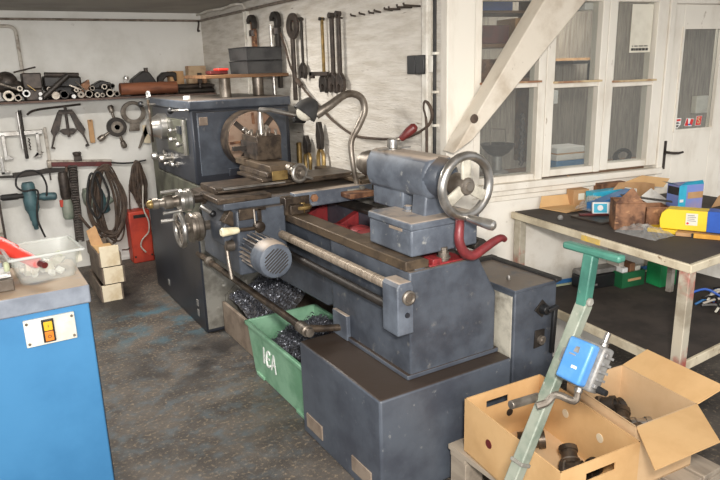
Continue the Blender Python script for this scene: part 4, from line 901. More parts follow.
single(B().tube([(1.285, 5.80, .70), (1.26, 5.78, .50), (1.29, 5.77, .38), (1.28, 5.77, .28), (1.22, 5.77, .22), (1.2, 5.77, .16), (1.235, 5.76, .10)], .007, 8, sm=4), 'grey_lead', 'pipe_grey', 'thin grey lead dangling in front of the red box', 'cable', 0)
single(B().tube([(1.19, 5.90, .70), (1.17, 5.9, .45), (1.19, 5.9, .28), (1.13, 5.9, .13), (1.06, 5.9, .12)], .006, 8, sm=4), 'thin_lead', 'cord_brown', 'thin dark lead trailing to the floor left of the red box', 'cable', 0)
rb = thing('red_case', 'red steel case standing on the floor behind the headstock', 'case', (1.22, 5.86, 0))
B().box((1.13, 5.80, 0), (1.315, 5.97, .47)).build('body', 'red_box', rb, bevel=.010)
B().box((1.17, 5.795, .41), (1.28, 5.80, .44)).build('label_strip', 'steel_dark', rb)
for x in (1.15, 1.295): B().cyl((x, 5.798, .06), (x, 5.80, .06), .010, n=10).build('screw', 'iron', rb)
o = thing('leaning_panel', 'grey panel with a dark edge leaning at the far left of the wall', 'panel', (.08, 5.95, 0))
B().box((-.35, 5.93, 0), (.16, 5.96, .76)).build('panel', 'pipe_grey', o, bevel=.003)
B().box((.16, 5.925, 0), (.178, 5.965, .765)).box((-.35, 5.925, .76), (.178, 5.965, .775)).build('edge', 'iron', o)

# ================================================================ CRATES ON THE FLOOR
def crate(z, h, dx, label, front_h=None):
    o = thing('wooden_crate', label, 'crate', (.785 + dx, 5.15, z), group='crates stacked behind the blue cabinet')
    x0, x1, y0, y1 = .705 + dx, .865 + dx, 4.90, 5.42
    B().box((x0 + .012, y0, z), (x1 - .012, y0 + .015, z + (front_h or h))).build('front_board', 'crate_wood', o, bevel=.002)
    B().box((x0, y1 - .015, z), (x1, y1, z + h)).build('end_board', 'crate_side', o, bevel=.002)
    for a in (x0, x1 - .012): B().box((a, y0, z), (a + .012, y1 - .015, z + h)).build('side_board', 'crate_side', o, bevel=.002)
    B().box((x0 + .012, y0 + .015, z), (x1 - .012, y1 - .015, z + .01)).build('bottom', 'crate_side', o)
crate(0, .126, -.012, 'pale-fronted wooden crate at the bottom of the floor stack')
crate(.134, .126, .014, 'pale-fronted wooden crate in the middle of the floor stack')
crate(.268, .10, .004, 'open wooden crate with a tall front on top of the floor stack', .155)
o = B().prism([(0, 0), (.09, 0), (.05, .17), (-.02, .14)], (.72, 5.22, .34), X, Z + Y * .3, (0, .004, 0)).build('cardboard_flap', 'card_brown'); tag(o, 'torn brown cardboard piece standing in the top crate', 'cardboard')
o = B().prism([(0, 0), (.13, 0), (.13, .22), (0, .24)], (.725, 5.02, .345), X, Y, (0, 0, .02)).build('cardboard_box', 'card', bevel=.002); tag(o, 'flat light brown carton lying in the top crate', 'cardboard')

# ================================================================ BLUE CABINET, LEFT FOREGROUND
bc = thing('machine_cabinet', 'bright blue steel cabinet with a grey rim in the left foreground', 'cabinet', (-.05, 2.68, 0))
CA = R(1.5)
B().box((-.42, 2.485, 0), (.305, 2.88, .83)).build('body', 'blue_paint', bc, bevel=.006)
B().box((-.43, 2.470, .828), (.313, 2.89, .90)).build('rim', 'grey_rim', bc, bevel=.006)
B().box((.302, 2.50, .02), (.309, 2.87, .82)).build('side_sheet', 'lathe_dark', bc)
pt_ = B().box((.078, 2.474, .702), (.248, 2.486, .805)).build('switch_plate', 'plate_white', bc, bevel=.002)
B().box((.135, 2.464, .712), (.176, 2.476, .798)).build('switch_frame', 'black_plastic', pt_, bevel=.002)
B().box((.141, 2.458, .758), (.170, 2.466, .792)).build('start_button', 'yellow_btn', pt_, bevel=.002)
B().box((.141, 2.458, .718), (.170, 2.466, .754)).build('stop_button', 'orange_btn', pt_, bevel=.002)
g = B()
g.box((.1545, 2.4565, .771), (.1565, 2.4585, .781)); g.build('mark', 'ink', pt_)
g = B(); g.torus((.1555, 2.457, .736), Y, .005, .001, 16, 6); g.build('mark', 'ink', pt_)
for x, z in ((.088, .715), (.238, .715), (.088, .792), (.238, .792)): B().cyl((x, 2.474, z), (x, 2.470, z), .005, n=10).build('screw', 'steel_dull', pt_)
B().box((.205, 2.472, .745), (.232, 2.4745, .772)).build('etched_mark', 'plate_white', pt_)
# clear tub and what lies in it
tub = thing('plastic_tub', 'clear plastic tub full of small parts on the blue cabinet', 'tub', (.19, 2.70, .90))
k = B(Matrix.Translation((.19, 2.71, .901)) @ Matrix.Rotation(R(4), 4, 'Z'))
def shell(k, a0, b0, a1, b1, h, t):
    def rr(a, b, z, rad=.03, n=4):
        o = []
        for sx, sy, s0 in ((1, 1, 0), (-1, 1, 90), (-1, -1, 180), (1, -1, 270)):
            for i in range(n + 1):
                q = R(s0 + 90 * i / n); o.append((sx * (a - rad) + rad * math.cos(q), sy * (b - rad) + rad * math.sin(q), z))
        return o
    L = [rr(a0, b0, 0), rr(a1, b1, h), rr(a1 + .008, b1 + .008, h), rr(a1 + .008, b1 + .008, h + .006), rr(a1 - t, b1 - t, h + .006), rr(a0 - t, b0 - t, t)]
    n = len(L[0]); fs = []
    for q in range(len(L) - 1):
        for i in range(n): fs.append((q * n + i, q * n + (i + 1) % n, (q + 1) * n + (i + 1) % n, (q + 1) * n + i))
    fs += [tuple(range(n - 1, -1, -1)), tuple(5 * n + i for i in range(n))]
    k.add(sum(L, []), fs)
shell(k, .097, .10, .122, .120, .104, .003)
k.build('tub_wall', 'clear_box', tub)
Tq = Matrix.Translation((.19, 2.71, .901)) @ Matrix.Rotation(R(4), 4, 'Z')
k = B(Tq)
for sy in (-1, 1): k.box((-.132, sy * .124 - .006, .100), (.132, sy * .124 + .006, .110))
for sx in (-1, 1): k.box((sx * .126 - .006, -.13, .100), (sx * .126 + .006, .13, .110))
k.build('rim', 'tub_rim', tub, bevel=.003)
random.seed(11)
kinds = [('white', .016), ('paper', .02), ('steel', .012), ('white', .014), ('conduit_white', .018), ('strip_green', .014)]
for i in range(26):
    m, s_ = kinds[i % 6]; x = .19 + random.uniform(-.07, .07); y = 2.71 + random.uniform(-.075, .075); z = .906 + s_ + .018 * (i % 3)
    b = B(Matrix.Translation((x, y, z)) @ Euler((random.random() * 3, random.random() * 3, random.random() * 3)).to_matrix().to_4x4())
    if i % 2: b.box((-s_, -s_ * .8, -s_ * .5), (s_, s_ * .8, s_ * .5))
    else: b.lathe((0, 0, -s_), Z, [(0, s_ * .5), (s_ * 1.2, s_ * .5), (s_ * 1.3, s_ * .8), (s_ * 1.9, s_ * .8)], 12)
    tag(b.build('small_part', m, bevel=.002), ('small pale fitting' if m != 'steel' else 'small bright metal fitting') + ' in the clear plastic tub', 'fitting', 'small parts in the clear tub')
o = thing('red_tube', 'red plastic tube leaning out of the clear tub', 'tube', (.13, 2.72, .95))
B().lathe((.165, 2.60, .975), (-.11, .26, .035), [(0, .016), (.01, .022), (.17, .024), (.18, .030), (.285, .032), (.29, .024)], 18).build('body', 'red_plastic', o)
B().lathe((.185, 2.57, .972), (-.11, .26, .035), [(0, .012), (.03, .014)], 12).build('cap', 'red_grip', o)
# odds and ends left of the tub
single(B().box((-.06, 2.56, .901), (.075, 2.66, .945)), 'metal_block', 'steel_dull', 'grey metal block beside the tub at the cabinet\'s left edge', 'block', .003)
single(B().box((-.07, 2.58, .947), (.07, 2.64, .957)), 'flat_strip', 'white', 'bright flat strip lying directly on the grey metal block', 'strip', .001)
single(B().box((-.05, 2.56, .958), (.06, 2.67, .966)), 'flat_strip', 'white', 'wider bright strip, topmost on the grey metal block', 'strip', .001)
single(B().box((-.12, 2.70, .901), (.04, 2.80, 1.01)), 'white_carton', 'paper', 'cream carton standing behind the metal block on the blue cabinet', 'carton', .002)
single(B().box((-.10, 2.66, .901), (.05, 2.695, .985)), 'grey_bar', 'grey_rim', 'grey bar standing between the cream carton and the metal block', 'bar', .003)
single(B().lathe((.062, 2.60, .966), Z, [(0, .010), (.03, .010), (.034, .005)], 10), 'green_stopper', 'strip_green', 'small pale green cap standing against the clear tub', 'cap', 0)
single(B().prism([(0, 0), (.025, .003), (.024, .065), (-.003, .06)], (.318, 2.80, .902), X * .98 + Y * .2, Z, (0, .003, 0)), 'paper_slip', 'paper', 'white paper slip standing at the tub\'s right end', 'paper', 0)

# ================================================================ TOOLS ON THE LONG WALL (x = 2)
XW = 1.985
def T2(b): return b
def pipe_wrench(y, zt, zb, label, w=.05, lean=0):
    o = thing('pipe_wrench', label, 'wrench', (XW, y, zb))
    B().prism([(-.018, 0), (.018, 0), (.024, zt - zb - .12), (.03, zt - zb - .05), (-.02, zt - zb - .05), (-.03, zt - zb - .12)], (1.955, y, zb), Y, Z, (.025, 0, 0)).build('handle', 'rust' if w > .05 else 'steel_dark', o, bevel=.003)
    h = zt - zb
    B().prism([(-.045, h - .10), (-.02, h - .10), (-.015, h - .05), (.01, h - .035), (.035, h - .055), (.075, h - .06), (.078, h - .03), (.045, h - .003), (0, h), (-.035, h - .02), (-.05, h - .06)], (1.945, y, zb), Y, Z, (.035, 0, 0)).build('hook_jaw', 'steel_dark', o, bevel=.003)
    B().cyl((1.962, y - .0, zb + h - .15), (1.962, y, zb + h - .11), .03, n=12).build('adjusting_nut', 'iron', o)
pipe_wrench(4.71, 2.04, 1.60, 'pipe wrench with a rusty handle, leftmost on the long wall', .06)
pipe_wrench(4.29, 2.03, 1.52, 'dark pipe wrench hanging right of the thin steel rod')
single(B().cyl((1.972, 4.41, 1.45), (1.972, 4.41, 1.95), .011, n=10), 'steel_rod', 'steel', 'thin bright rod hanging between the two pipe wrenches', 'rod', 0)
# big ring-ended bar
rg_ = thing('ring_bar', 'long dark bar with a large flat ring at the top on the long wall', 'ring spanner', (XW, 4.04, 1.42))
out = []; hol = []
for i in range(28):
    a = 2 * PI * i / 28; out.append((4.04 + .085 * math.cos(a), 1.918 + .082 * math.sin(a))); hol.append((4.035 + .032 * math.cos(a), 1.92 + .035 * math.sin(a)))
B().ringplate(out, hol, (1.955, 0, 0), Y, Z, (.018, 0, 0)).build('ring', 'iron', rg_, bevel=.003)
B().box((1.957, 4.035, 1.44), (1.975, 4.075, 1.85)).build('bar', 'iron', rg_, bevel=.004)
# open spanner hanging jaw-down
def spanner(y, zt, zb, hw, jaw, label, m='steel_dark', shaft='steel_dark'):
    o = thing('open_spanner', label, 'spanner', (XW, y, zb))
    B().box((1.962, y - hw, zb + jaw), (1.978, y + hw, zt)).build('shaft', shaft, o, bevel=.003)
    j = jaw
    B().prism([(-hw, j * 1.15), (hw, j * 1.15), (j * .48, j * .8), (j * .52, j * .35), (j * .36, 0), (j * .20, .005), (j * .22, j * .40), (j * .05, j * .52), (-j * .16, j * .42), (-j * .12, .01), (-j * .30, -.004), (-j * .5, j * .35), (-j * .46, j * .8)], (1.955, y, zb), Y, Z, (.026, 0, 0)).build('jaw', m, o, bevel=.003)
    B().cyl((1.985, y, zt - .012), (1.950, y, zt - .010), hw * .9 + .002, n=12).build('eye', m, o)
    return o
spanner(3.925, 1.965, 1.585, .008, .085, 'slim dark spanner hanging jaw down right of the ring bar', shaft='steel_dark')
spanner(3.645, 1.945, 1.50, .009, .10, 'spanner with a yellow shaft and dark jaw hanging down', shaft='brass')
spanner(3.525, 1.955, 1.50, .017, .105, 'broad dark spanner, left of the touching pair', 'iron', 'iron')
spanner(3.442, 1.960, 1.50, .014, .10, 'broad dark spanner, right of the touching pair', 'iron', 'iron')
single(B().box((1.93, 3.54, 1.600), (1.950, 3.77, 1.625)).box((1.93, 3.735, 1.585), (1.955, 3.77, 1.625)), 'square_key', 'iron', 'short dark key lying across the yellow spanner\'s jaw', 'key')
# row of nails
for i, (y, l, dz) in enumerate(((3.45, .05, .0), (3.30, .04, .01), (3.20, .045, 0), (3.11, .04, .012), (3.04, .05, 0), (2.93, .06, .0), (2.86, .08, .03), (2.76, .10, .03), (2.69, .11, .02))):
    o = B().tube([(2.0, y, 1.925), (2.0 - l, y - .02, 1.925 - dz * .2 + .004), (2.0 - l - .005, y - .022, 1.935)], .0055, 6).build('nail', 'iron')
    tag(o, ['bare nail right of the touching spanners', 'second bare nail from the touching spanners', 'third bare nail from the touching spanners', 'fourth bare nail from the touching spanners', 'fifth bare nail from the touching spanners',
            'sixth bare nail from the touching spanners', 'long nail above the switch, left of three', 'long nail above the switch, middle of three', 'longest nail, nearest the white post'][i], 'nail', 'nails along the top of the long wall')
# tools hooked behind the lathe bed: pliers with yellow handles
def pliers(y, z0, z1, label, spread=.035, big=1.0):
    o = thing('pliers', label, 'pliers', (XW, y, z0))
    h = z1 - z0
    for s_ in (-1, 1):
        B().tube([(1.96, y + s_ * .012, z0 + h * .5), (1.96, y + s_ * spread, z0 + h * .35), (1.96, y + s_ * spread * .9, z0)], [.010, .014, .012], 8, sm=3).build('grip', 'brass', o)
    B().prism([(-.022 * big, h * .5), (.022 * big, h * .5), (.034 * big, h * .72), (.02 * big, h), (-.004, h), (-.03 * big, h * .75)], (1.945, y, z0), Y, Z, (.03, 0, 0)).build('jaws', 'steel_dark', o, bevel=.004)
    B().cyl((1.94, y, z0 + h * .55), (1.975, y, z0 + h * .55), .016 * big, n=12).build('pivot', 'iron', o)
pliers(3.905, .99, 1.215, 'short pliers with yellow handles behind the lathe saddle', .034, 1.2)
pliers(3.715, .97, 1.315, 'long adjustable pliers with yellow handles behind the lathe saddle', .036, 1.1)
single(B().cyl((1.975, 4.06, .98), (1.975, 4.06, 1.155), .018, n=14), 'brass_rod', 'brass', 'short yellow rod hanging left of the two pliers', 'rod')
# long cord swagged along the wall
co = thing('wall_cable', 'long brown cord sagging along the wall from the ring bar to the post', 'cord', (1.98, 3.3, 1.26))
B().tube([(1.98, 4.30, 1.93), (1.975, 4.20, 1.80), (1.97, 4.13, 1.68), (1.965, 4.0, 1.565), (1.97, 3.83, 1.46), (1.975, 3.60, 1.345), (1.975, 3.35, 1.265), (1.97, 3.13, 1.255), (1.97, 2.83, 1.275), (1.97, 2.68, 1.315), (1.97, 2.585, 1.36), (1.97, 2.555, 1.41), (1.97, 2.575, 1.455), (1.97, 2.61, 1.475), (1.97, 2.62, 1.44), (1.97, 2.60, 1.36), (1.97, 2.60, 1.0)], .0075, 8, sm=5).build('lead', 'cord_brown', co)
B().cyl((1.962, 4.01, 1.575), (1.968, 3.965, 1.535), .016, n=10).build('joint', 'cord_brown', co)
# ================================================================ GREEN BIN AND SWARF
gb = thing('green_tub', 'green plastic tub of swarf marked in white under the lathe bed', 'tub', (1.42, 2.88, 0))
k = B()
def tub_ring(x0, x1, y0, y1, z): return [(x0, y0, z), (x1, y0, z), (x1, y1, z), (x0, y1, z)]
L = [tub_ring(1.205, 1.58, 2.52, 3.18, .004), tub_ring(1.185, 1.61, 2.49, 3.21, .30), tub_ring(1.192, 1.603, 2.497, 3.203, .30), tub_ring(1.212, 1.573, 2.527, 3.173, .012)]
fs = [(3, 2, 1, 0), (12, 13, 14, 15)]
for q in range(3):
    for i in range(4): fs.append((q * 4 + i, q * 4 + (i + 1) % 4, (q + 1) * 4 + (i + 1) % 4, (q + 1) * 4 + i))
k.add(sum(L, []), fs); k.build('tub_wall', 'green_bin', gb, smooth=False)
r = B()
r.box((1.172, 2.485, .285), (1.192, 3.222, .308)).box((1.600, 2.485, .285), (1.620, 3.222, .308)).box((1.172, 3.202, .285), (1.62, 3.222, .308)).box((1.172, 2.485, .285), (1.62, 2.497, .308))
r.build('rim', 'green_bin', gb, bevel=.005)
for y in (2.6, 3.1): B().box((1.196, y - .05, 0), (1.56, y + .05, .02)).build('foot', 'green_bin', gb, bevel=.004)
# hand-painted letters on its front, read from the operator's side
Tm = frame((1.1895, 2.93, .175), (0, -1, 0), (.06, 0, 1))
mk = B(Tm)
mk.bar((-.075, .045, .002), (-.068, -.045, .002), .012, .003, up=Z)
mk.tube([(.012, .03, .002), (-.005, .042, .002), (-.028, .032, .002), (-.036, .0, .002), (-.028, -.032, .002), (-.004, -.042, .002), (.012, -.03, .002)], .006, 6, sm=3)
mk.bar((-.034, .0, .002), (.004, .002, .002), .011, .003, up=Z)
mk.bar((.028, -.045, .002), (.052, .045, .002), .011, .003, up=Z); mk.bar((.052, .045, .002), (.085, -.05, .002), .011, .003, up=Z); mk.bar((.040, -.012, .002), (.068, -.014, .002), .009, .003, up=Z)
mk.build('white_lettering', 'chalk', gb)
def swarf(name, region, n, label, base):
    """mound plus loose curled chips"""
    b = B(); x0, x1, y0, y1, hf = region; N_ = 22
    vs = []; fs = []
    for i in range(N_ + 1):
        for j in range(N_ + 1):
            x = x0 + (x1 - x0) * i / N_; y = y0 + (y1 - y0) * j / N_; vs.append((x, y, hf(x, y) + random.uniform(-.006, .006)))
    for i in range(N_):
        for j in range(N_): a = i * (N_ + 1) + j; fs.append((a, a + 1, a + N_ + 2, a + N_ + 1))
    b.add(vs, fs)
    o = b.build(name, base, smooth=False)
    c = B()
    for _ in range(n):
        x = random.uniform(x0, x1); y = random.uniform(y0, y1); z = hf(x, y) + random.uniform(0, .018)
        u = Vector((random.gauss(0, 1), random.gauss(0, 1), random.gauss(0, .5))).normalized(); v = u.orthogonal().normalized(); s_ = random.uniform(.006, .016); t = random.uniform(.002, .0045)
        w = u.cross(v); p = Vector((x, y, z)); vs = []
        for q in range(5):
            a = q * .75; ctr = p + u * (math.cos(a) * s_) + v * (math.sin(a) * s_); vs += [ctr - w * t + u * 0, ctr + w * t]
        c.add(vs, [(2 * q, 2 * q + 1, 2 * q + 3, 2 * q + 2) for q in range(4)])
    me = c.build(name + '_chips', 'swarf', parent=o, smooth=False)
    tag(o, label, 'swarf', kind='stuff'); me['kind'] = 'stuff'
    return o
random.seed(5)
# loose chips lie in heaps nobody could count
swarf('metal_swarf', (1.215, 1.572, 2.53, 3.17, lambda x, y: min(.29, min(.27 + .1 * (x - 1.2), .15 + .20 * max(0, 1 - abs(y - 2.68) / .42) + .30 * (x - 1.21)) + .015 * math.sin(30 * x) * math.cos(25 * y))), 2600, 'curly grey metal swarf heaped in the green tub', 'swarf_base')
swarf('metal_swarf', (1.30, 1.765, 3.22, 3.83, lambda x, y: .205 + .60 * (x - 1.29) + .025 * math.sin(14 * x + 9 * y)), 3000, 'grey metal swarf sloping up behind the green tub under the bed', 'swarf_base')
swarf('metal_swarf', (1.625, 1.783, 2.52, 3.20, lambda x, y: .36 + .8 * (x - 1.62) + .03 * math.sin(11 * y)), 1400, 'grey metal swarf banked between the green tub and the tray\'s back', 'swarf_base')

# ================================================================ PALLET, CARTONS AND THEIR CONTENTS
pa = thing('wooden_pallet', 'weathered grey pallet under the two cartons', 'pallet', (1.75, 1.43, 0))
PZ = .195
for x in (1.505, 1.63, 1.755, 1.88, 2.005, 2.13): B().box((x - .055, 1.10, PZ - .022), (x + .055, 1.775, PZ)).build('deck_board', 'pallet', pa, bevel=.002)
for y in (1.14, 1.43, 1.72):
    B().box((1.452, y - .045, PZ - .045), (2.184, y + .045, PZ - .022)).build('stringer_board', 'pallet', pa, bevel=.003)
    for x in (1.50, 1.82, 2.135): B().box((x - .045, y - .045, .022), (x + .045, y + .045, PZ - .045)).build('block', 'pallet', pa, bevel=.003)
    B().box((1.452, y - .045, 0), (2.184, y + .045, .022)).build('bottom_board', 'pallet', pa)

def wall_with_holes(k, p, q, z0, z1, t, slot=None, holes=(), out=Vector((0, 0, 0))):
    """cardboard wall from p to q (plan) as a grid with the slot cut out"""
    p, q = Vector((*p, 0)), Vector((*q, 0)); L_ = (q - p).length; u = (q - p) / L_; n_ = Vector((u.y, -u.x, 0)) * t
    us = sorted({0, L_} | ({slot[0], slot[1]} if slot else set())); zs = sorted({z0, z1} | ({slot[2], slot[3]} if slot else set()))
    for i in range(len(us) - 1):
        for j in range(len(zs) - 1):
            if slot and us[i] == slot[0] and us[i + 1] == slot[1] and zs[j] == slot[2] and zs[j + 1] == slot[3]: continue
            a, b2 = p + u * us[i], p + u * us[i + 1]
            k.add([a + Z * zs[j], b2 + Z * zs[j], b2 + Z * zs[j + 1], a + Z * zs[j + 1], a + n_ + Z * zs[j], b2 + n_ + Z * zs[j], b2 + n_ + Z * zs[j + 1], a + n_ + Z * zs[j + 1]],
                  [(0, 1, 2, 3), (7, 6, 5, 4), (0, 4, 5, 1), (1, 5, 6, 2), (2, 6, 7, 3), (3, 7, 4, 0)])
# front carton: corners (counter-clockwise seen from above)
zb, zt = PZ + .001, .422
c1 = thing('slotted_carton', 'open brown carton with hand slots in front of the lathe plinth', 'carton', (1.62, 1.43, zb))
pl_ = [(1.408, 1.179), (1.757, 1.152), (1.850, 1.683), (1.468, 1.701)]
A_, B_, C_, D_ = pl_
for nm, p, q, sl, h in (('side_wall', A_, B_, (.11, .24, .352, .382), zt), ('side_wall', B_, C_, None, zt), ('side_wall', C_, D_, (.17, .28, .352, .382), zt), ('side_wall', D_, A_, None, zt)):
    k = B(); wall_with_holes(k, p, q, zb, h, -.005, sl); k.build(nm, 'card', c1, smooth=False)
k = B(); k.add([(x, y, zb + .001) for x, y in pl_] + [(x, y, zb + .006) for x, y in pl_], [(3, 2, 1, 0), (4, 5, 6, 7), (0, 1, 5, 4), (1, 2, 6, 5), (2, 3, 7, 6), (3, 0, 4, 7)]); k.build('bottom', 'card_pale', c1, smooth=False)
def on_wall(p, q, f, z, off):
    p, q = Vector((*p, 0)), Vector((*q, 0)); u = (q - p).normalized(); n_ = Vector((u.y, -u.x, 0)); return p.lerp(q, f) + Z * z + n_ * off, n_
for f, z in ((.30, .315), (.78, .30)):
    c, n_ = on_wall(D_, A_, f, z, .0); B().cyl(c - n_ * .001, c - n_ * -.0025, .017, n=16).build('vent_hole', 'bottle_dark' if f > .5 else 'red_grip', c1)
for f, z in ((.33, .335), (.68, .335)):
    c, n_ = on_wall(B_, C_, f, z, -.0052); B().cyl(c, c - n_ * .002, .017, n=16).build('vent_hole', 'crate_wood', c1)
c, n_ = on_wall(C_, D_, .42, .30, -.0052); B().cyl(c, c - n_ * .002, .016, n=16).build('vent_hole', 'bottle_dark', c1)
# rear carton with flaps folded out
c2 = thing('open_carton', 'open brown carton with its flaps folded out, behind the slotted one', 'carton', (1.97, 1.35, zb))
zt2 = .447
q_ = [(1.785, 1.190), (2.096, 1.168), (2.144, 1.518), (1.850, 1.545)]
for i in range(4):
    k = B(); wall_with_holes(k, q_[i], q_[(i + 1) % 4], zb, zt2, -.005); k.build('side_wall', 'card_pale', c2, smooth=False)
k = B(); k.add([(x, y, zb + .001) for x, y in q_] + [(x, y, zb + .006) for x, y in q_], [(3, 2, 1, 0), (4, 5, 6, 7), (0, 1, 5, 4), (1, 2, 6, 5), (2, 3, 7, 6), (3, 0, 4, 7)]); k.build('bottom', 'card_pale', c2, smooth=False)
def flap(p, q, d, m='card'):
    p, q, d = Vector((*p, zt2)), Vector((*q, zt2)), Vector(d); B().add([p, q, q + d, p + d, p - Z * .004, q - Z * .004, q + d - Z * .004, p + d - Z * .004], [(0, 1, 2, 3), (7, 6, 5, 4), (0, 4, 5, 1), (1, 5, 6, 2), (2, 6, 7, 3), (3, 7, 4, 0)]).build('flap', m, c2, smooth=False)
flap(q_[1], q_[2], (.088, -.045, .062)); flap(q_[0], q_[1], (-.135, -.165, -.018))
flap(q_[3], q_[0], (.012, .0, -.15), 'card_pale')
# machined pieces in the cartons
def fitting(x, y, z, r, l, rot, m, label):
    T = Matrix.Translation((x, y, z)) @ Euler(rot).to_matrix().to_4x4()
    o = thing('pipe_fitting', label, 'fitting', Mx=T, group='dark pipe fittings in the cartons')
    B(T).lathe((0, 0, -l / 2), Z, [(l * .5, r * .6), (0, r * .6), (0, r), (l * .25, r), (l * .27, r * .85), (l * .73, r * .85), (l * .75, r), (l, r), (l, r * .6), (l * .5, r * .6)], 18).build('body', m, o)
    B(T).lathe((0, 0, -l * .3), Z, [(0, r * 1.04), (l * .08, r * 1.04)], 18).build('collar', 'steel_dull', o)
FT = [(1.665, 1.345, .240, .034, .075, (1.3, .3, .4), 'steel_brown', 'dark threaded fitting in the slotted carton, nearest its front corner'),
      (1.715, 1.315, .238, .032, .08, (1.5, .2, 1.6), 'steel_dark', 'dark round fitting beside the front one in the slotted carton'),
      (1.695, 1.385, .262, .034, .07, (.9, .6, 2.1), 'steel_brown', 'dark fitting lying on top of the others in the slotted carton'),
      (1.685, 1.56, .240, .034, .10, (1.45, 0, .9), 'steel_brown', 'dark fitting alone at the far side of the slotted carton'),
      (1.965, 1.475, .285, .036, .09, (1.4, .2, .5), 'steel_brown', 'dark fitting against the left wall of the flapped carton'),
      (2.065, 1.480, .290, .034, .08, (1.3, .4, 1.2), 'steel_dark', 'dark fitting at the back of the heap in the flapped carton'),
      (2.025, 1.420, .290, .038, .08, (1.1, .3, 2.2), 'steel_brown', 'dark wide fitting in the middle of the flapped carton'),
      (2.000, 1.345, .275, .034, .07, (1.0, -.2, .3), 'steel_dull', 'bright fitting at the front of the heap in the flapped carton'),
      (2.065, 1.360, .275, .032, .08, (1.5, .1, 1.0), 'steel', 'brightest fitting on the right of the heap in the flapped carton'),
      (2.010, 1.480, .330, .032, .07, (1.2, .5, .2), 'steel_dark', 'dark fitting lying on top of the heap in the flapped carton')]
for a in FT: fitting(*a)
single(B().box((1.875, 1.25, PZ + .004), (2.08, 1.49, .238)), 'flat_packet', 'card_brown', 'flat brown packet filling the floor of the flapped carton', 'packet')

# ================================================================ T-HANDLED POLE WITH A BLUE SWITCH BOX
tp = thing('handle_pole', 'green steel pole with a T handle carrying a blue box, in front of the cartons', 'pole', (.985, 1.2, 0))
B().bar((.985, 1.2, .0), (1.492, 1.2, .955), .034, .040, up=(0, 1, 0)).build('lower_pole', 'teal_worn', tp, bevel=.004)
B().bar((1.486, 1.2, .940), (1.508, 1.2, 1.102), .032, .036, up=(0, 1, 0)).build('upper_pole', 'teal', tp, bevel=.004)
B().bar((1.508, 1.296, 1.112), (1.508, 1.094, 1.112), .032, .022).build('cross_handle', 'teal', tp, bevel=.007)
B().box((.90, 1.12, 0), (1.07, 1.28, .015)).build('foot_plate', 'teal_worn', tp, bevel=.003)
B().lathe((1.487, 1.180, .965), -Y, [(0, .013), (.006, .013), (.010, .008)], 12).build('pivot_bolt', 'pale_sheet', tp)
pd = Vector((1.492 - .985, 0, .955)).normalized()
for f in (.53, .40):
    c = Vector((.985, 1.2, 0)).lerp(Vector((1.492, 1.2, .955)), f); B().bar(c - pd * .006, c + pd * .006, .042, .048, up=(0, 1, 0)).build('hose_clamp', 'pale_sheet', tp, bevel=.003)
# the box is bolted to the pole's upper face, so its own axes follow the pole
bn = Vector((-pd.z, 0, pd.x))
Tb = Matrix((-Y, bn * -1, pd)).transposed().to_4x4(); Tb.translation = Vector((.985, 1.2, 0)) + pd * .918 - Y * .088 + bn * .02
bx = B(Tb).box((-.046, -.018, -.066), (.058, .030, .066)).build('switch_box', 'cast_grey', tp, bevel=.008)
B(Tb).box((-.042, -.050, -.061), (.042, -.014, .061)).build('cover', 'elec_blue', bx, bevel=.008, seg=3)
B(Tb).box((-.085, .000, -.02), (-.044, .018, .02)).build('mounting_tab', 'cast_grey', bx, bevel=.002)
for x, z in ((-.046, -.045), (-.046, .045), (.060, -.045), (.060, .045)): B(Tb).cbox((x, -.008, z), (.014, .012, .012)).build('lug', 'cast_grey', bx, bevel=.002)
for i in range(5): B(Tb).box((.056, -.010, -.05 + .022 * i), (.066, .024, -.043 + .022 * i)).build('side_fin', 'cast_grey', bx)
B(Tb).box((.0, -.0515, -.022), (.018, -.0495, -.014)).build('name_patch', 'white', bx)
B(Tb).prism([(-.022, .012), (.0, .012), (.0, .016), (-.022, .016)], (0, -.0498, 0), X, Z, (0, -.0015, 0)).prism([(-.012, .022), (.006, .022), (.004, .040), (-.008, .038)], (0, -.0498, 0), X, Z, (0, -.0015, 0)).build('worn_print', 'cast_grey', bx)
B(Tb).lathe((.030, .008, .064), Z, [(0, .013), (.010, .013), (.012, .008), (.042, .008)], 12).build('top_gland', 'steel', bx)
B(Tb).lathe((.01, .008, -.064), -Z, [(0, .012), (.016, .012), (.018, .009)], 12).build('bottom_gland', 'steel', bx)
B(Tb).lathe((.066, .008, -.050), X, [(0, .011), (.026, .009)], 10).build('side_plug', 'black_plastic', bx)
g0 = Tb @ Vector((.01, .008, -.078))
B().tube([g0, g0 - pd * .03, (1.335, 1.15, .725), (1.312, 1.165, .700), (1.290, 1.18, .690)], [.009, .011, .011, .011, .011], 10, sm=4).build('cable_sleeve', 'steel_dull', bx)
B().cyl((1.345, 1.225, .682), (1.231, 1.225, .690), .013, n=12).build('side_bar', 'steel_dull', tp, bevel=.002)

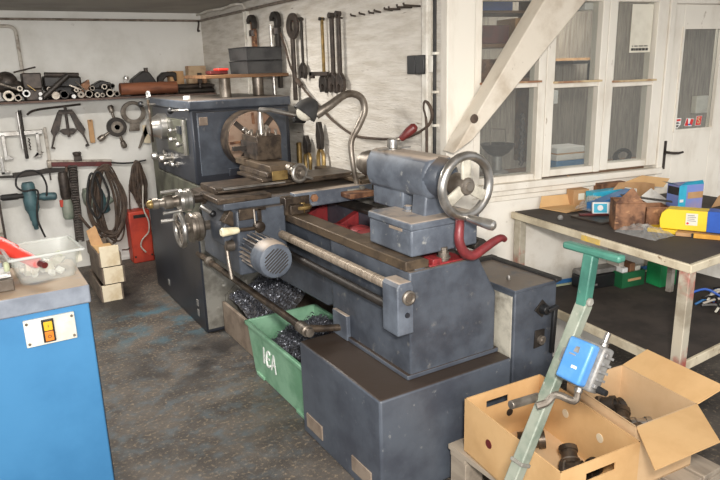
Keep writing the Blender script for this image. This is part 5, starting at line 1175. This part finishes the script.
# ================================================================ WORKBENCH
wb = thing('work_bench', 'low workbench with chipped cream edges and a dark rubber top under the window', 'bench', (2.85, 1.85, 0))
TL, TR, RR, RL = (2.375, 2.412), (2.248, 1.335), (3.50, 1.405), (3.50, 2.205)
tp4 = [TR, RR, RL, TL]
B().prism(tp4, (0, 0, .862), X, Y, (0, 0, .034)).build('bench_top', 'bench_edge', wb, bevel=.004)
ins = [(2.262, 1.350), (3.49, 1.420), (3.49, 2.19), (2.388, 2.395)]
B().prism(ins, (0, 0, .8955), X, Y, (0, 0, .004)).build('rubber_mat', 'bench_top', wb)
B().bar((2.302, 1.79, .876), (2.315, 1.90, .876), .008, .024).build('yellow_patch', 'yellow_worn', wb)
def leg(x, y, z1=.862): B().box((x - .022, y - .022, 0), (x + .022, y + .022, z1)).build('leg', 'bench_leg', wb, bevel=.003)
leg(2.278, 1.366); leg(2.41, 2.375); leg(3.46, 1.44); leg(3.46, 2.18)
B().box((3.03, 1.90, .46), (3.06, 1.93, .862)).build('middle_post', 'pipe_grey', wb, bevel=.003)
sp_ = [(2.29, 1.375), (3.46, 1.44), (3.46, 2.15), (2.42, 2.36)]
B().prism(sp_, (0, 0, .435), X, Y, (0, 0, .022)).build('lower_shelf', 'bench_top', wb)
B().bar((2.288, 1.378, .445), (2.402, 2.36, .445), .014, .042).bar((2.29, 1.372, .445), (3.46, 1.437, .445), .014, .042).build('shelf_rail', 'bench_edge', wb, bevel=.003)
B().bar((2.42, 2.363, .452), (3.46, 2.158, .452), .012, .03).build('back_rail', 'strip_green', wb, bevel=.002)
B().bar((2.42, 2.370, .478), (3.46, 2.165, .478), .012, .022).build('blue_back_strip', 'strip_blue', wb, bevel=.002)
BZ = .900
# cardboard tray at the bench's wall end
o = thing('cardboard_tray', 'flattened brown cardboard tray at the wall end of the workbench', 'cardboard', (2.66, 2.28, BZ))
B().prism([(2.53, 2.36), (2.55, 2.20), (2.77, 2.19), (2.80, 2.30)], (0, 0, BZ + .002), X, Y, (0, 0, .004)).build('base', 'card', o)
B().add([(2.53, 2.362, BZ + .004), (2.80, 2.302, BZ + .004), (2.83, 2.322, BZ + .055), (2.56, 2.378, BZ + .06)], [(0, 1, 2, 3)]).build('flap', 'card', o, smooth=False)
B().add([(2.552, 2.198, BZ + .004), (2.772, 2.188, BZ + .004), (2.80, 2.16, BZ + .05), (2.66, 2.155, BZ + .03)], [(0, 1, 2, 3)]).build('flap', 'card_brown', o, smooth=False)
def boxthing(name, label, cat, c, d, rot, m, extra=None):
    T = Matrix.Translation(c) @ Euler(rot).to_matrix().to_4x4()
    o = thing(name, label, cat, Mx=T)
    B(T).box((-d[0] / 2, -d[1] / 2, 0), (d[0] / 2, d[1] / 2, d[2])).build('body', m, o, bevel=.002)
    return o, T
o, T = boxthing('carton', 'small tan carton with a white label at the wall under the windows', 'carton', (2.765, 2.315, BZ), (.10, .06, .085), (0, 0, R(-10)), 'card_brown')
B(T).box((-.02, -.0315, .03), (.02, -.030, .065)).build('label_patch', 'paper', o)
single(B().prism([(-.04, 0), (.05, 0), (.035, .135), (-.045, .155)], (2.775, 2.352, BZ + .0), X * .98 - Y * .17, Z, (0, .003, 0)), 'cardboard_flap', 'card_brown', 'upright brown cardboard flap standing under the window sill', 'cardboard', 0)
o, T = boxthing('carton', 'dark open-fronted brown carton behind the cyan box', 'carton', (2.985, 2.285, BZ), (.17, .07, .10), (0, 0, R(-10)), 'rust')
o, T = boxthing('cyan_carton', 'flat cyan carton behind the long blue box', 'carton', (2.87, 2.228, BZ), (.20, .06, .078), (0, 0, R(-8)), 'cyan')
B(T).box((-.10, -.031, .01), (-.05, .031, .056)).build('end_band', 'strip_green', o)
o, T = boxthing('long_carton', 'long blue carton lying diagonally across the workbench', 'carton', (2.80, 2.125, BZ + .030), (.33, .06, .042), (0, R(-5), R(4)), 'strip_blue')
B(T).box((.165, -.033, -.001), (.172, .033, .046)).build('end_flap', 'paper', o)
single(B().prism([(2.50, 2.13), (2.49, 1.93), (2.75, 1.93), (2.86, 2.09), (2.72, 2.13)], (0, 0, BZ), X, Y, (0, 0, .010)), 'brown_sheet', 'iron', 'dark brown folded sheet lying in front of the long blue box', 'sheet', .003)
single(B().prism([(2.80, 2.06), (2.79, 2.0), (2.95, 2.03), (3.0, 2.09)], (0, 0, BZ), X, Y, (0, 0, .030)), 'brown_pad', 'bottle_dark', 'dark pad under the long blue box', 'pad', .003)
single(B().box((-.07, -.012, 0), (.07, .012, .010), Matrix.Translation((2.585, 2.06, BZ + .011)) @ Matrix.Rotation(R(-35), 4, 'Z')), 'red_strip', 'red_grip', 'thin red strip in front of the small blue packet', 'strip', .002)
o, T = boxthing('paper_packet', 'small light blue and white packet standing in front of the blue carton', 'packet', (2.615, 2.04, BZ + .012), (.085, .020, .062), (R(-14), 0, R(-38)), 'white')
B(T).box((-.036, -.0115, .010), (.026, -.0100, .054)).build('blue_print', 'cyan', o)
B(T).lathe((-.006, -.0115, .034), -Y, [(0, .014), (.001, .014)], 14).build('round_mark', 'white', o)
# crumpled clear bags
def bag(name, label, c, s_, seed):
    random.seed(seed); N_ = 12; vs = []; fs = []
    for i in range(N_ + 1):
        for j in range(N_ + 1):
            u, v = i / N_ * 2 - 1, j / N_ * 2 - 1; rr = max(abs(u), abs(v))
            vs.append((c[0] + u * s_[0] * (1 + .1 * random.random()), c[1] + v * s_[1] * (1 + .1 * random.random()), c[2] + .002 + max(0, (1 - rr ** 2)) * s_[2] * random.uniform(.55, 1)))
    for i in range(N_):
        for j in range(N_): a = i * (N_ + 1) + j; fs.append((a, a + 1, a + N_ + 2, a + N_ + 1))
    tag(B().add(vs, fs).build(name, 'clear_bag', smooth=False), label, 'bag')
bag('plastic_bag', 'crumpled clear plastic bag in front of the rusty tins', (2.50, 1.72, BZ), (.07, .10, .05), 21)
bag('plastic_bag', 'crumpled clear bag of parts beside the cardboard tray', (2.70, 2.165, BZ + .012), (.07, .05, .075), 22)
random.seed(4)
for i in range(5):
    x, y = 2.66 + .025 * i, 2.15 + .012 * (i % 3)
    tag(B().lathe((x, y, BZ + .014), Z, [(0, .012), (.012, .014), (.014, .008), (.03, .008)], 10).build('small_part', ['steel', 'cast_grey', 'steel_dull', 'green_box', 'steel_dark'][i]), ['bright small part', 'pale grey small part', 'dull small part', 'small green part', 'dark small part'][i] + ' in the clear bag by the cardboard tray', 'fitting', 'parts in the clear bag')
single(B().lathe((2.43, 2.13, BZ), Z, [(0, .012), (.01, .014), (.02, .008)], 10), 'loose_nut', 'cast_grey', 'loose grey fitting at the front edge of the workbench near the wall end', 'fitting', 0)
# rusty tins
def tin(c, w, d, h, rz, label, peak):
    T = Matrix.Translation(c) @ Matrix.Rotation(rz, 4, 'Z')
    o = thing('rusty_tin', label, 'tin', Mx=T)
    a, b2 = w / 2, d / 2; t = .002
    for nm, p, q in (('side', (-a, -b2), (a, -b2)), ('side', (a, -b2), (a, b2)), ('side', (a, b2), (-a, b2)), ('side', (-a, b2), (-a, -b2))):
        B(T).bar((*p, h / 2), (*q, h / 2), t, h).build(nm, 'rust', o)
    B(T).box((-a, -b2, 0), (a, b2, .003)).build('bottom', 'rust', o)
    B(T).tube([(-a, -b2, h), (a, -b2, h), (a, b2, h), (-a, b2, h)], .004, 6, True).build('rim', 'rust', o)
    if peak:
        B(T).prism([(-a, 0), (a * .9, 0), (a * .1, .068), (-a * .1, .062)], (0, -b2 + .004, h), X, Z, (0, .003, 0)).build('bent_lid', 'rust', o)
    return o
tin((2.545, 1.845, BZ), .125, .115, .125, R(-40), 'tall rusty tin with a pointed torn lid on the workbench', True)
tin((2.655, 1.785, BZ), .105, .10, .095, R(-32), 'shorter rusty tin right of the pointed one on the workbench', False)
single(B().bar((2.62, 1.94, BZ + .125), (2.78, 1.78, BZ + .098), .03, .006), 'dark_strip', 'steel_dark', 'dark strip laid across the top of the shorter rusty tin', 'strip', .001)
# cardboard and white sheet behind the tins, against the wall
o = thing('cardboard_box', 'torn brown cardboard box behind the rusty tins by the door', 'cardboard', (3.02, 2.20, BZ))
B().prism([(-.14, 0), (.17, 0), (.17, .085), (.10, .10), (-.08, .115), (-.14, .055)], (3.02, 2.18, BZ), X * .985 - Y * .17, Z, (0, .003, 0)).build('front', 'card_brown', o)
B().prism([(-.05, .10), (.26, .055), (.30, .10), (.10, .135)], (3.02, 2.20, BZ), X * .985 - Y * .17, Z, (0, .003, 0)).build('lid', 'card', o)
B().prism([(-.14, 0), (.17, 0), (.17, .08), (-.14, .06)], (3.03, 2.22, BZ), X * .985 - Y * .17, Z, (0, .003, 0)).build('back', 'card_brown', o)
single(B().prism([(0, 0), (.17, 0), (.15, .03), (.05, .095), (.0, .06)], (2.955, 2.06, BZ + .002), X * .94 - Y * .34, Z, (0, .003, .0)), 'white_sheet', 'conduit_white', 'white sheet leaning between the rusty tins and the cardboard box', 'sheet', 0)
# printed blue-lilac carton, open at one end
o, T = boxthing('printed_carton', 'blue and lilac printed carton with open flaps by the door', 'carton', (3.07, 1.90, BZ), (.145, .085, .135), (0, 0, R(-16)), 'lilac')
B(T).box((-.074, -.0435, .0), (-.030, -.0425, .134)).build('cyan_panel', 'cyan', o)
B(T).box((-.0735, -.040, .085), (-.0725, .036, .125)).build('opening', 'bottle_dark', o)
B(T).box((-.020, -.0438, .065), (.070, -.0425, .098)).build('print_band', 'card_brown', o)
B(T).box((-.066, -.0445, .05), (-.045, -.0430, .064)).build('white_mark', 'white', o)
B(T).add([(-.072, -.042, .135), (.072, -.042, .135), (.05, -.055, .158), (-.05, -.058, .155)], [(0, 1, 2, 3)]).add([(-.0725, -.042, .135), (-.0725, .042, .135), (-.115, .035, .150), (-.11, -.035, .150)], [(0, 1, 2, 3)]).build('flap', 'cyan', o, smooth=False)
# yellow and blue carton lying on a slat and a yellow tray
T = Matrix.Translation((2.668, 1.568, BZ + .022)) @ Matrix.Rotation(R(-66), 4, 'Z') @ Matrix.Rotation(R(-1), 4, 'Y')
o = thing('yellow_carton', 'yellow carton with a blue end and white label lying on the workbench', 'carton', Mx=T)
B(T).prism([(-.155, .006), (-.150, 0), (.03, 0), (.03, .088), (-.128, .088), (-.150, .070), (-.157, .040)], (0, -.03, 0), X, Z, (0, .075, 0)).build('body', 'yellow', o, bevel=.002)
B(T).box((.03, -.031, -.001), (.175, .046, .090)).build('blue_end', 'blue_carton', o, bevel=.002)
B(T).box((-.052, -.0322, .024), (-.006, -.0302, .076)).build('label_patch', 'paper', o)
B(T).cyl((-.044, -.0322, .032), (-.044, -.0334, .032), .005, n=10).build('label_dot', 'red_ink', o)
k = B(T)
for i in range(4): k.box((-.046, -.0330, .042 + .008 * i), (-.012 - .006 * (i % 2), -.0320, .045 + .008 * i))
k.build('print_lines', 'cast_grey', o)
k = B(T)
for i in range(2): k.box((.090, -.0322, .030 + .010 * i), (.130 - .010 * i, -.0308, .034 + .010 * i))
k.build('print_lines', 'strip_blue', o)
o, T = boxthing('yellow_tray', 'flat yellow tray under the left end of the yellow carton', 'tray', (2.615, 1.70, BZ), (.12, .10, .018), (0, 0, R(-66)), 'yellow')
o, T = boxthing('flat_board', 'tan board with an orange edge strip lying under the yellow carton', 'board', (2.675, 1.525, BZ), (.26, .085, .016), (0, 0, R(-60)), 'card_brown')
B(T).box((-.06, -.055, 0), (.13, -.043, .020)).build('orange_edge', 'orange_wood', o, bevel=.002)
B(T).box((-.068, -.055, .001), (-.060, -.043, .018)).build('black_end', 'black_plastic', o)
single(B().prism([(0, 0), (.22, .0), (.24, .05), (.12, .075), (.05, .05)], (3.22, 1.84, BZ), X, Z, (0, .003, 0)), 'torn_paper', 'card_brown', 'crumpled tan paper behind the yellow and blue carton', 'paper', 0)

# ---- things on the bench's lower shelf
SH = .458
o = thing('green_case', 'bright green plastic case standing on the lower shelf of the bench', 'case', (3.12, 2.03, SH))
T = Matrix.Translation((3.12, 2.02, SH)) @ Matrix.Rotation(R(-8), 4, 'Z')
B(T).box((-.055, -.05, 0), (.062, .05, .125)).build('body', 'green_box', o, bevel=.005)
B(T).cyl((.02, -.051, .07), (.02, -.056, .07), .010, n=12).build('catch', 'white', o)
o = thing('green_crate', 'dark green crate of oddments on the lower shelf of the bench', 'crate', (3.0, 2.12, SH))
T = Matrix.Translation((2.985, 2.135, SH)) @ Matrix.Rotation(R(-8), 4, 'Z')
for a, b2 in (((-.09, -.06, 0), (.07, -.054, .085)), ((-.09, .054, 0), (.07, .06, .085)), ((-.09, -.054, 0), (-.084, .054, .085)), ((.064, -.054, 0), (.07, .054, .085)), ((-.084, -.054, 0), (.064, .054, .005))): B(T).box(a, b2).build('side', 'dark_green', o)
B(T).box((-.05, -.064, .035), (.04, -.060, .048)).build('label_strip', 'card_brown', o)
for i, (dx, m, lb) in enumerate(((-.05, 'white', 'white packet poking out of the dark green crate'), (.0, 'rust', 'brown part poking out of the dark green crate'), (.04, 'paper', 'cream packet poking out of the dark green crate'))):
    tag(B(T).box((dx - .02, -.04, .006), (dx + .016, .03, .105 + .02 * (i % 2))).build('packet', m, bevel=.003), lb, 'packet')
o = thing('black_case', 'long black case at the back of the lower shelf behind the T handle', 'case', (2.93, 2.19, SH))
T = Matrix.Translation((2.85, 2.20, SH)) @ Matrix.Rotation(R(-11), 4, 'Z')
B(T).box((-.15, -.05, 0), (.06, .05, .075)).build('body', 'black_plastic', o, bevel=.006)
B(T).box((-.14, -.053, .02), (-.06, -.050, .03)).build('clasp', 'cast_grey', o)
single(B(T).box((-.155, -.04, .077), (.075, .04, .105)), 'grey_slab', 'cast_grey', 'grey slab lying on the black case on the lower shelf', 'slab', .006)
single(B(T).box((.080, -.05, 0), (.115, .05, .20)), 'grey_post', 'pipe_grey', 'grey upright block right of the black case on the lower shelf', 'block', .006)
random.seed(31)
cols = ['cast_grey', 'red_grip', 'strip_blue', 'black_rubber', 'paper', 'steel_dark', 'pipe_grey', 'blue_carton']
for i in range(16):
    x, y = 3.06 + random.uniform(-.07, .09), 1.66 + random.uniform(-.05, .06); q = random.uniform(0, PI); l = random.uniform(.06, .12); z = SH + .010 + .008 * (i // 3)
    p = [(x - math.cos(q) * l, y - math.sin(q) * l * .7, z), (x, y, z + .016 + .004 * (i % 4)), (x + math.cos(q + .5) * l, y + math.sin(q + .5) * l * .7, z)]
    tag(B().tube(p, .006, 6, sm=4).build('wire_offcut', cols[i % 8]), 'coloured wire offcut in the tangle on the lower shelf behind the near bench leg', 'wire', 'wire offcuts on the lower shelf')

# ================================================================ CAMERA, LIGHT
cam = bpy.data.cameras.new('camera'); co_ = bpy.data.objects.new('camera', cam); COL.objects.link(co_)
cam.sensor_width = 36; cam.lens = 647.2 * 36 / 720; cam.clip_start = .05
yaw, pit, rol = R(31.057), R(15.012), R(-1.66)
fw = Vector((math.sin(yaw) * math.cos(pit), math.cos(yaw) * math.cos(pit), -math.sin(pit)))
r0 = Vector((math.cos(yaw), -math.sin(yaw), 0)); u0 = r0.cross(fw)
rt = r0 * math.cos(rol) + u0 * math.sin(rol); up = u0 * math.cos(rol) - r0 * math.sin(rol)
mw = Matrix((rt, up, -fw)).transposed().to_4x4(); mw.translation = (0, 0, 1.65); co_.matrix_world = mw
bpy.context.scene.camera = co_

def area(name, loc, target, sx, sy, power, col=(1, 1, 1)):
    l = bpy.data.lights.new(name, 'AREA'); l.shape = 'RECTANGLE'; l.size = sx; l.size_y = sy; l.energy = power; l.color = col
    o = bpy.data.objects.new(name, l); COL.objects.link(o); o.location = loc
    o.rotation_euler = (Vector(target) - Vector(loc)).to_track_quat('-Z', 'Y').to_euler(); return o
area('flash', (.12, -.05, 1.85), (1.3, 2.6, .9), .22, .16, 84, (1, .96, .91))
area('window_daylight', (-2.6, .6, 1.9), (1.5, 4.0, .8), 1.6, 1.2, 34, (.96, .98, 1))  # wide cool area light from the left, no window modelled there
area('ceiling_tube', (.6, 4.0, 2.12), (.6, 4.0, 0), 1.2, .15, 48, (1, .97, .92))  # added fill under the ceiling to brighten the back wall, no fitting there
s = bpy.data.lights.new('open_side_daylight', 'SUN'); s.energy = 1.5; s.angle = R(50); s.color = (1, .98, .95)  # added broad sun from behind the camera, lights near and far evenly
so = bpy.data.objects.new('open_side_daylight', s); COL.objects.link(so); so.location = (-1, -3, 3); so.rotation_euler = Vector((.32, .9, -.26)).to_track_quat('-Z', 'Y').to_euler()
pl2 = bpy.data.lights.new('far_room_lamp', 'POINT'); pl2.energy = 18; pl2.shadow_soft_size = .15; pl2.color = (1, .98, .94)  # added unseen point light so the next room shows through the glass
po = bpy.data.objects.new('far_room_lamp', pl2); COL.objects.link(po); po.location = WW @ Vector((1.5, .7, 2.0))
wd = bpy.data.worlds.new('world'); bpy.context.scene.world = wd; wd.use_nodes = True
wd.node_tree.nodes['Background'].inputs[0].default_value = (.95, .97, 1, 1); wd.node_tree.nodes['Background'].inputs[1].default_value = .5
vs_ = bpy.context.scene.view_settings; vs_.view_transform = 'Standard'; vs_.look = 'None'; vs_.exposure = 0; vs_.gamma = 1
